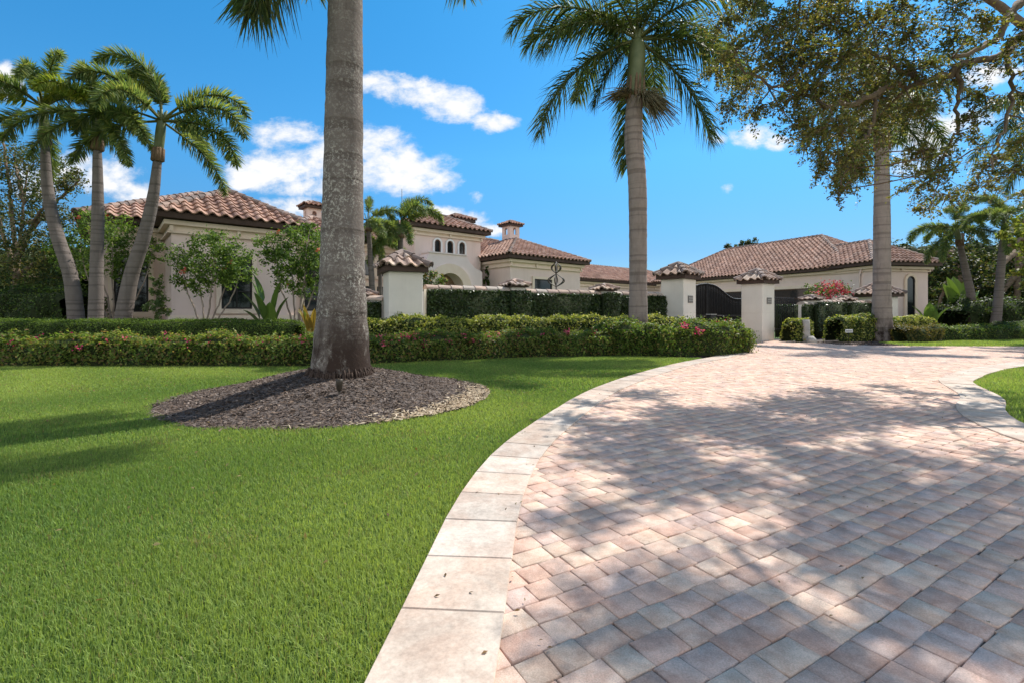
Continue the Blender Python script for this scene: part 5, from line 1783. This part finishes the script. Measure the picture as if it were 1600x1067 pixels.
# small palms in the court
def small_palm(label, px, d, ytop, trunk_r, scale, group, base_z=0.0, lean=0.0, n_=10, az=0):
    b_ = at(px, d, base_z)
    tp = at(px + lean, d, zat(ytop, d))
    palm('court_palm', label, b_, [b_, b_ * 0.5 + tp * 0.5 - np.array([lean * 0.004, 0, 0]), tp], [trunk_r * 1.25, trunk_r, trunk_r * 0.75], 0.7 * scale, 0.05 * scale, lat(n_, [45, 20, -5, 75, -35], az), FOX, scale, 'foxbark', group, 0.1)


small_palm('slender court palm directly right of the foreground trunk', 584, 20.5, 362, 0.12, 0.72, 'small palms in the court', lean=-8, n_=8, az=60)
small_palm('fuller court palm rising behind the pale wall column', 626, 21.5, 372, 0.15, 0.85, 'small palms in the court', n_=11, az=20)
small_palm('low court palm between the slender palm and the fuller palm', 594, 22.5, 392, 0.10, 0.6, 'small palms in the court', n_=8, az=100)
b_ = at(1524, 27)
palm('garden_palm', 'leaning garden palm at right above the bird of paradise', b_, [b_, at(1518, 27, 2.0), at(1508, 27, 3.7), at(1500, 27, 5.0)], [0.26, 0.20, 0.17, 0.13], 1.0, 0.06, lat(12, [45, 20, -5, 75, -35], 15), FOX, 0.92, 'foxbark', 'garden palms at right', 0.15)
b_ = at(1553, 25)
palm('garden_palm', 'upright garden palm at far right edge', b_, [b_, at(1560, 25, 2.0), at(1565, 25, 4.0), at(1568, 25, 5.1)], [0.25, 0.19, 0.16, 0.13], 1.0, 0.06, lat(12, [45, 20, -5, 75, -35], 75), FOX, 0.92, 'foxbark', 'garden palms at right', 0.15)

# ------------------------------------------------------------------ overhanging oak
ot = np.array([12.2, 8.6, 0.0])
sh = np.array([math.sin(SUN_AZ), math.cos(SUN_AZ)]) / math.tan(SUN_EL)
cl = []
vis = [(1130, 30, 34), (1150, 80, 34), (1120, 110, 26), (1165, 130, 34), (1140, 165, 22), (1180, 170, 26), (1200, 40, 42), (1215, 95, 44), (1250, 30, 46), (1255, 85, 46), (1265, 140, 44), (1235, 150, 34), (1240, 195, 28), (1300, 30, 46), (1310, 85, 48), (1315, 140, 50), (1305, 195, 44), (1270, 205, 32), (1330, 235, 34), (1300, 255, 28), (1285, 240, 22), (1360, 40, 46), (1365, 95, 46), (1370, 150, 44), (1360, 200, 36), (1340, 270, 28), (1310, 295, 22), (1420, 50, 40), (1430, 110, 44), (1430, 165, 30), (1410, 250, 22), (1440, 235, 30), (1460, 270, 30), (1430, 295, 24), (1475, 240, 24), (1480, 305, 24), (1450, 325, 18), (1480, 120, 34), (1490, 60, 30), (1540, 40, 34), (1540, 150, 26), (1520, 180, 22), (1560, 100, 20), (1580, 60, 26), (1510, 215, 22), (1550, 250, 28), (1530, 290, 26), (1580, 270, 28), (1590, 220, 22), (1600, 300, 22), (1600, 150, 24), (1620, 80, 40), (1640, 200, 40), (1400, 10, 34), (1180, 0, 36), (1290, 0, 40), (1490, 10, 34)]
for (x, y, r) in vis:
    d = RNG.uniform(6.8, 10.4)
    for k_ in range(1):
        p = at(x, d)
        cl.append((p[0], p[1], zat(y, d), r * d / F * 0.95))
cnt = 0
while cnt < 68:
    s_ = np.array([RNG.uniform(0.0, 8.0), RNG.uniform(0.4, 6.2)])
    if s_[0] > 1.15 * s_[1] + 0.9 or s_[0] < 0.05 + 0.20 * max(0, s_[1] - 2.0) or s_[1] > 4.7 + 0.30 * s_[0] or (s_[1] > 4.4 and RNG.random() < 0.35) or RNG.random() > 0.30 + 0.25 * (s_[0] - 0.1 * s_[1]):
        continue
    z = RNG.uniform(5.2, 9.0)
    p = s_ + sh * z
    yy = HY - F * (z - CH) / p[1]
    if yy > -70:
        continue
    cl.append((p[0], p[1], z, RNG.uniform(0.22, 0.46)))
    cnt += 1
oroot = empty('oak_tree', tuple(ot), 'overhanging oak with olive brown leaves filling the upper right corner', 'tree')
mb = MB()
limbs = []


def limb(pts, r0, r1, n_=9):
    P = catmull([np.asarray(p, float) for p in pts], 8)
    P[1:-1] += RNG.normal(0, 0.03, (len(P) - 2, 3))
    mb.tube(P, list(np.linspace(r0, r1, len(P))), n_)
    limbs.extend([(p, r0 + (r1 - r0) * i / len(P)) for i, p in enumerate(P)])


def pz(px, py, d):
    p = at(px, d); p[2] = zat(py, d); return p


fork = np.array([12.0, 8.6, 3.4])
limb([ot, (12.15, 8.6, 1.8), fork], 0.34, 0.27, 14)
limb([fork, pz(1640, 65, 9.2), pz(1570, 85, 9.0), pz(1500, 105, 8.8), pz(1440, 130, 8.6), pz(1380, 140, 8.6)], 0.09, 0.03)
limb([pz(1440, 130, 8.6), pz(1380, 90, 8.9), pz(1320, 75, 9.2), pz(1240, 60, 9.4)], 0.05, 0.015)
limb([pz(1380, 140, 8.6), pz(1310, 165, 8.4), pz(1230, 140, 8.3), pz(1160, 110, 8.2)], 0.05, 0.015)
limb([fork, pz(1650, 10, 9.0), pz(1590, 10, 8.4), pz(1560, 60, 8.2), pz(1490, 90, 8.0)], 0.09, 0.03)
limb([fork, (10.8, 8.0, 5.4), (9.0, 7.2, 7.0), (7.0, 6.4, 7.8), (5.0, 6.0, 8.0)], 0.2, 0.05)
limb([fork, (11.0, 7.2, 5.6), (9.4, 5.4, 7.0), (7.8, 4.0, 7.4)], 0.17, 0.04)
limb([fork, (11.6, 9.4, 5.6), (10.5, 10.2, 7.5), (8.6, 10.2, 8.6)], 0.17, 0.04)
limb([pz(1500, 105, 8.8), pz(1500, 180, 8.8), pz(1480, 240, 8.9), pz(1460, 300, 9.0)], 0.04, 0.012)
limb([pz(1570, 85, 9.0), pz(1580, 160, 8.8), pz(1560, 230, 8.7), pz(1545, 290, 8.7)], 0.04, 0.012)
limb([pz(1380, 140, 8.6), pz(1360, 200, 8.5), pz(1330, 250, 8.4), pz(1310, 300, 8.4)], 0.035, 0.012)
lp = np.array([p for p, r in limbs]); lr = np.array([r for p, r in limbs])
for (x, y, z, r) in cl:
    c_ = np.array([x, y, z])
    dd = np.linalg.norm(lp - c_, axis=1)
    j = np.argmin(dd)
    m_ = (lp[j] + c_) / 2 + RNG.normal(0, 0.04 + 0.04 * min(dd[j], 1.0), 3)
    mb.tube([lp[j], m_, c_], [min(lr[j] * 0.6, 0.02 + 0.008 * dd[j]), 0.012, 0.005], 5)
mb.build('trunk', [M['bark']], oroot)
pos, nrm = [], []
tw = MB()
for i, (x, y, z, r) in enumerate(cl):
    n_ = int((1450 if i < len(vis) else 1750) * r * r / 0.25)
    per = 20
    for _ in range(max(5, n_ // per)):       # leafy sprays drooping outwards from each clump
        d_ = RNG.normal(0, 1, 3); d_[2] = d_[2] * 0.7 - 0.15
        d_ = unit(d_)
        L_ = r * RNG.uniform(0.7, 1.45)
        st = np.array([x, y, z]) + d_ * r * RNG.uniform(0.0, 0.25)
        t_ = np.concatenate([RNG.uniform(0.2, 1.0, per), [1.0]])
        dr = RNG.uniform(0.15, 0.5) * L_
        q = st + d_ * (L_ * t_)[:, None] - Z3 * (dr * t_ ** 2)[:, None]
        pos.append(q + RNG.normal(0, 0.028, q.shape))
        nrm.append(np.tile([[0, 0, 1.0]], (len(q), 1)))
        tw.tube([st, st + d_ * L_ * 0.5 - Z3 * dr * 0.25, st + d_ * L_ - Z3 * dr], [0.006, 0.004, 0.002], 3, cap=False)
tw.build('twigs', [M['bark']], oroot)
pos = np.concatenate(pos); nrm = np.concatenate(nrm)
leaf_obj('crown', pos, nrm, 0.067, [(o_[0] * 1.02, o_[1] * 1.18, o_[2] * 1.1) for o_ in OLIVE], M['leaf'], oroot, 0.48, 0.8, 0.35)

# ------------------------------------------------------------------ small things
c = np.array([*at(530, 6.15)[:2], 0.0]); c[2] = float(mound_z(c[0], c[1]))
sp = empty('spotlight', tuple(c), 'small bronze landscape spotlight on a stake in front of the big trunk', 'garden light')
mb = MB(); mb.tube([c - Z3 * 0.05, c + Z3 * 0.06], 0.012, 8); mb.build('stake', [M['bronze']], sp)
mb = MB(); mb.tube([c + Z3 * 0.05, c + Z3 * 0.065, c + Z3 * 0.16 + np.array([0, .01, 0]), c + Z3 * 0.20 + np.array([0, .015, 0])], [0.02, 0.032, 0.042, 0.045], 14); mb.build('lamp_head', [M['bronze']], sp)
c = at(1259, 20.4)
stp = empty('stone_post', tuple(c), 'rough pale stone post between the variegated shrubs right of the gate', 'post')
mb = MB(); mb.tube([c - Z3 * 0.1, c + Z3 * 0.25, c + Z3 * 0.7, c + Z3 * 0.93], [0.19, 0.17, 0.15, 0.14], 9); mb.build('post', [M['stone']], stp)
mb = MB(); mb.tube([c + np.array([.06, -.28, -.05]), c + np.array([.06, -.28, 0.12]), c + np.array([.05, -.27, 0.26])], [0.22, 0.2, 0.09], 8); mb.build('base_rock', [M['stone']], stp)
c = at(1326, 19.7)
sg_ = empty('garden_sign', tuple(c), 'tiny white yard sign on a stake among the right hand bed', 'sign')
mb = MB(); mb.tube([c, c + Z3 * 0.5], 0.012, 6); mb.build('stake', [M['iron']], sg_)
mb = MB(); mb.box(c[0], c[1] - 0.02, 0.42, 0.30, 0.015, 0.13, 0.0); pl_ = mb.build('panel', [M['white']], sg_)
mb = MB(); mb.box(c[0], c[1] - 0.029, 0.46, 0.26, 0.004, 0.035, 0.0); mb.build('dark_band', [M['iron']], pl_)
c = at(462, 21.5, 4.0)
mst = at(628, 30.0)
am = empty('antenna', (mst[0], mst[1], 0), 'thin antenna mast rising behind the court palm', 'antenna')
mb = MB(); mb.tube([mst, mst + Z3 * (zat(296, 30))], [0.04, 0.02], 6); mb.build('mast', [M['iron']], am)

k = 420
pp = np.stack([RNG.uniform(-9, 3, k), RNG.uniform(1.5, 11, k)], 1)
pp = pp[inside(pp, lawn_poly)]
n_ = len(pp)
v, q, cc_ = leaves(np.concatenate([pp, np.full((n_, 1), 0.006)], 1), np.tile([[0, 0, 1.0]], (n_, 1)), 0.04, [(0.26, 0.18, 0.08), (0.32, 0.25, 0.12), (0.18, 0.12, 0.06)], 0.42, 0.5, 0.3)
tag(link_mesh('fallen_leaves', np_mesh('fallen_leaves', v, q, cc_), [M['leaf']]), 'few dry fallen leaves lying on the front lawn', 'fallen leaves', None, 'stuff')
# leaf and twig litter on the driveway
k = 900
pp = np.stack([RNG.uniform(-0.6, 13, k * 3), RNG.uniform(1.3, 14, k * 3)], 1)
pp = pp[inside(pp, drive_poly)][:k]
n_ = len(pp)
pos = np.concatenate([pp, np.full((n_, 1), 0.016)], 1)
v, q, cc_ = leaves(pos, np.tile([[0, 0, 1.0]], (n_, 1)), 0.024, [(0.16, 0.10, 0.05), (0.22, 0.14, 0.06), (0.10, 0.07, 0.04), (0.13, 0.12, 0.05)], 0.42, 0.25, 0.3)
me = np_mesh('leaf_litter', v, q, cc_)
tag(link_mesh('leaf_litter', me, [M['leaf']]), 'dry brown leaves and bits strewn over the driveway pavers', 'leaf litter', None, 'stuff')
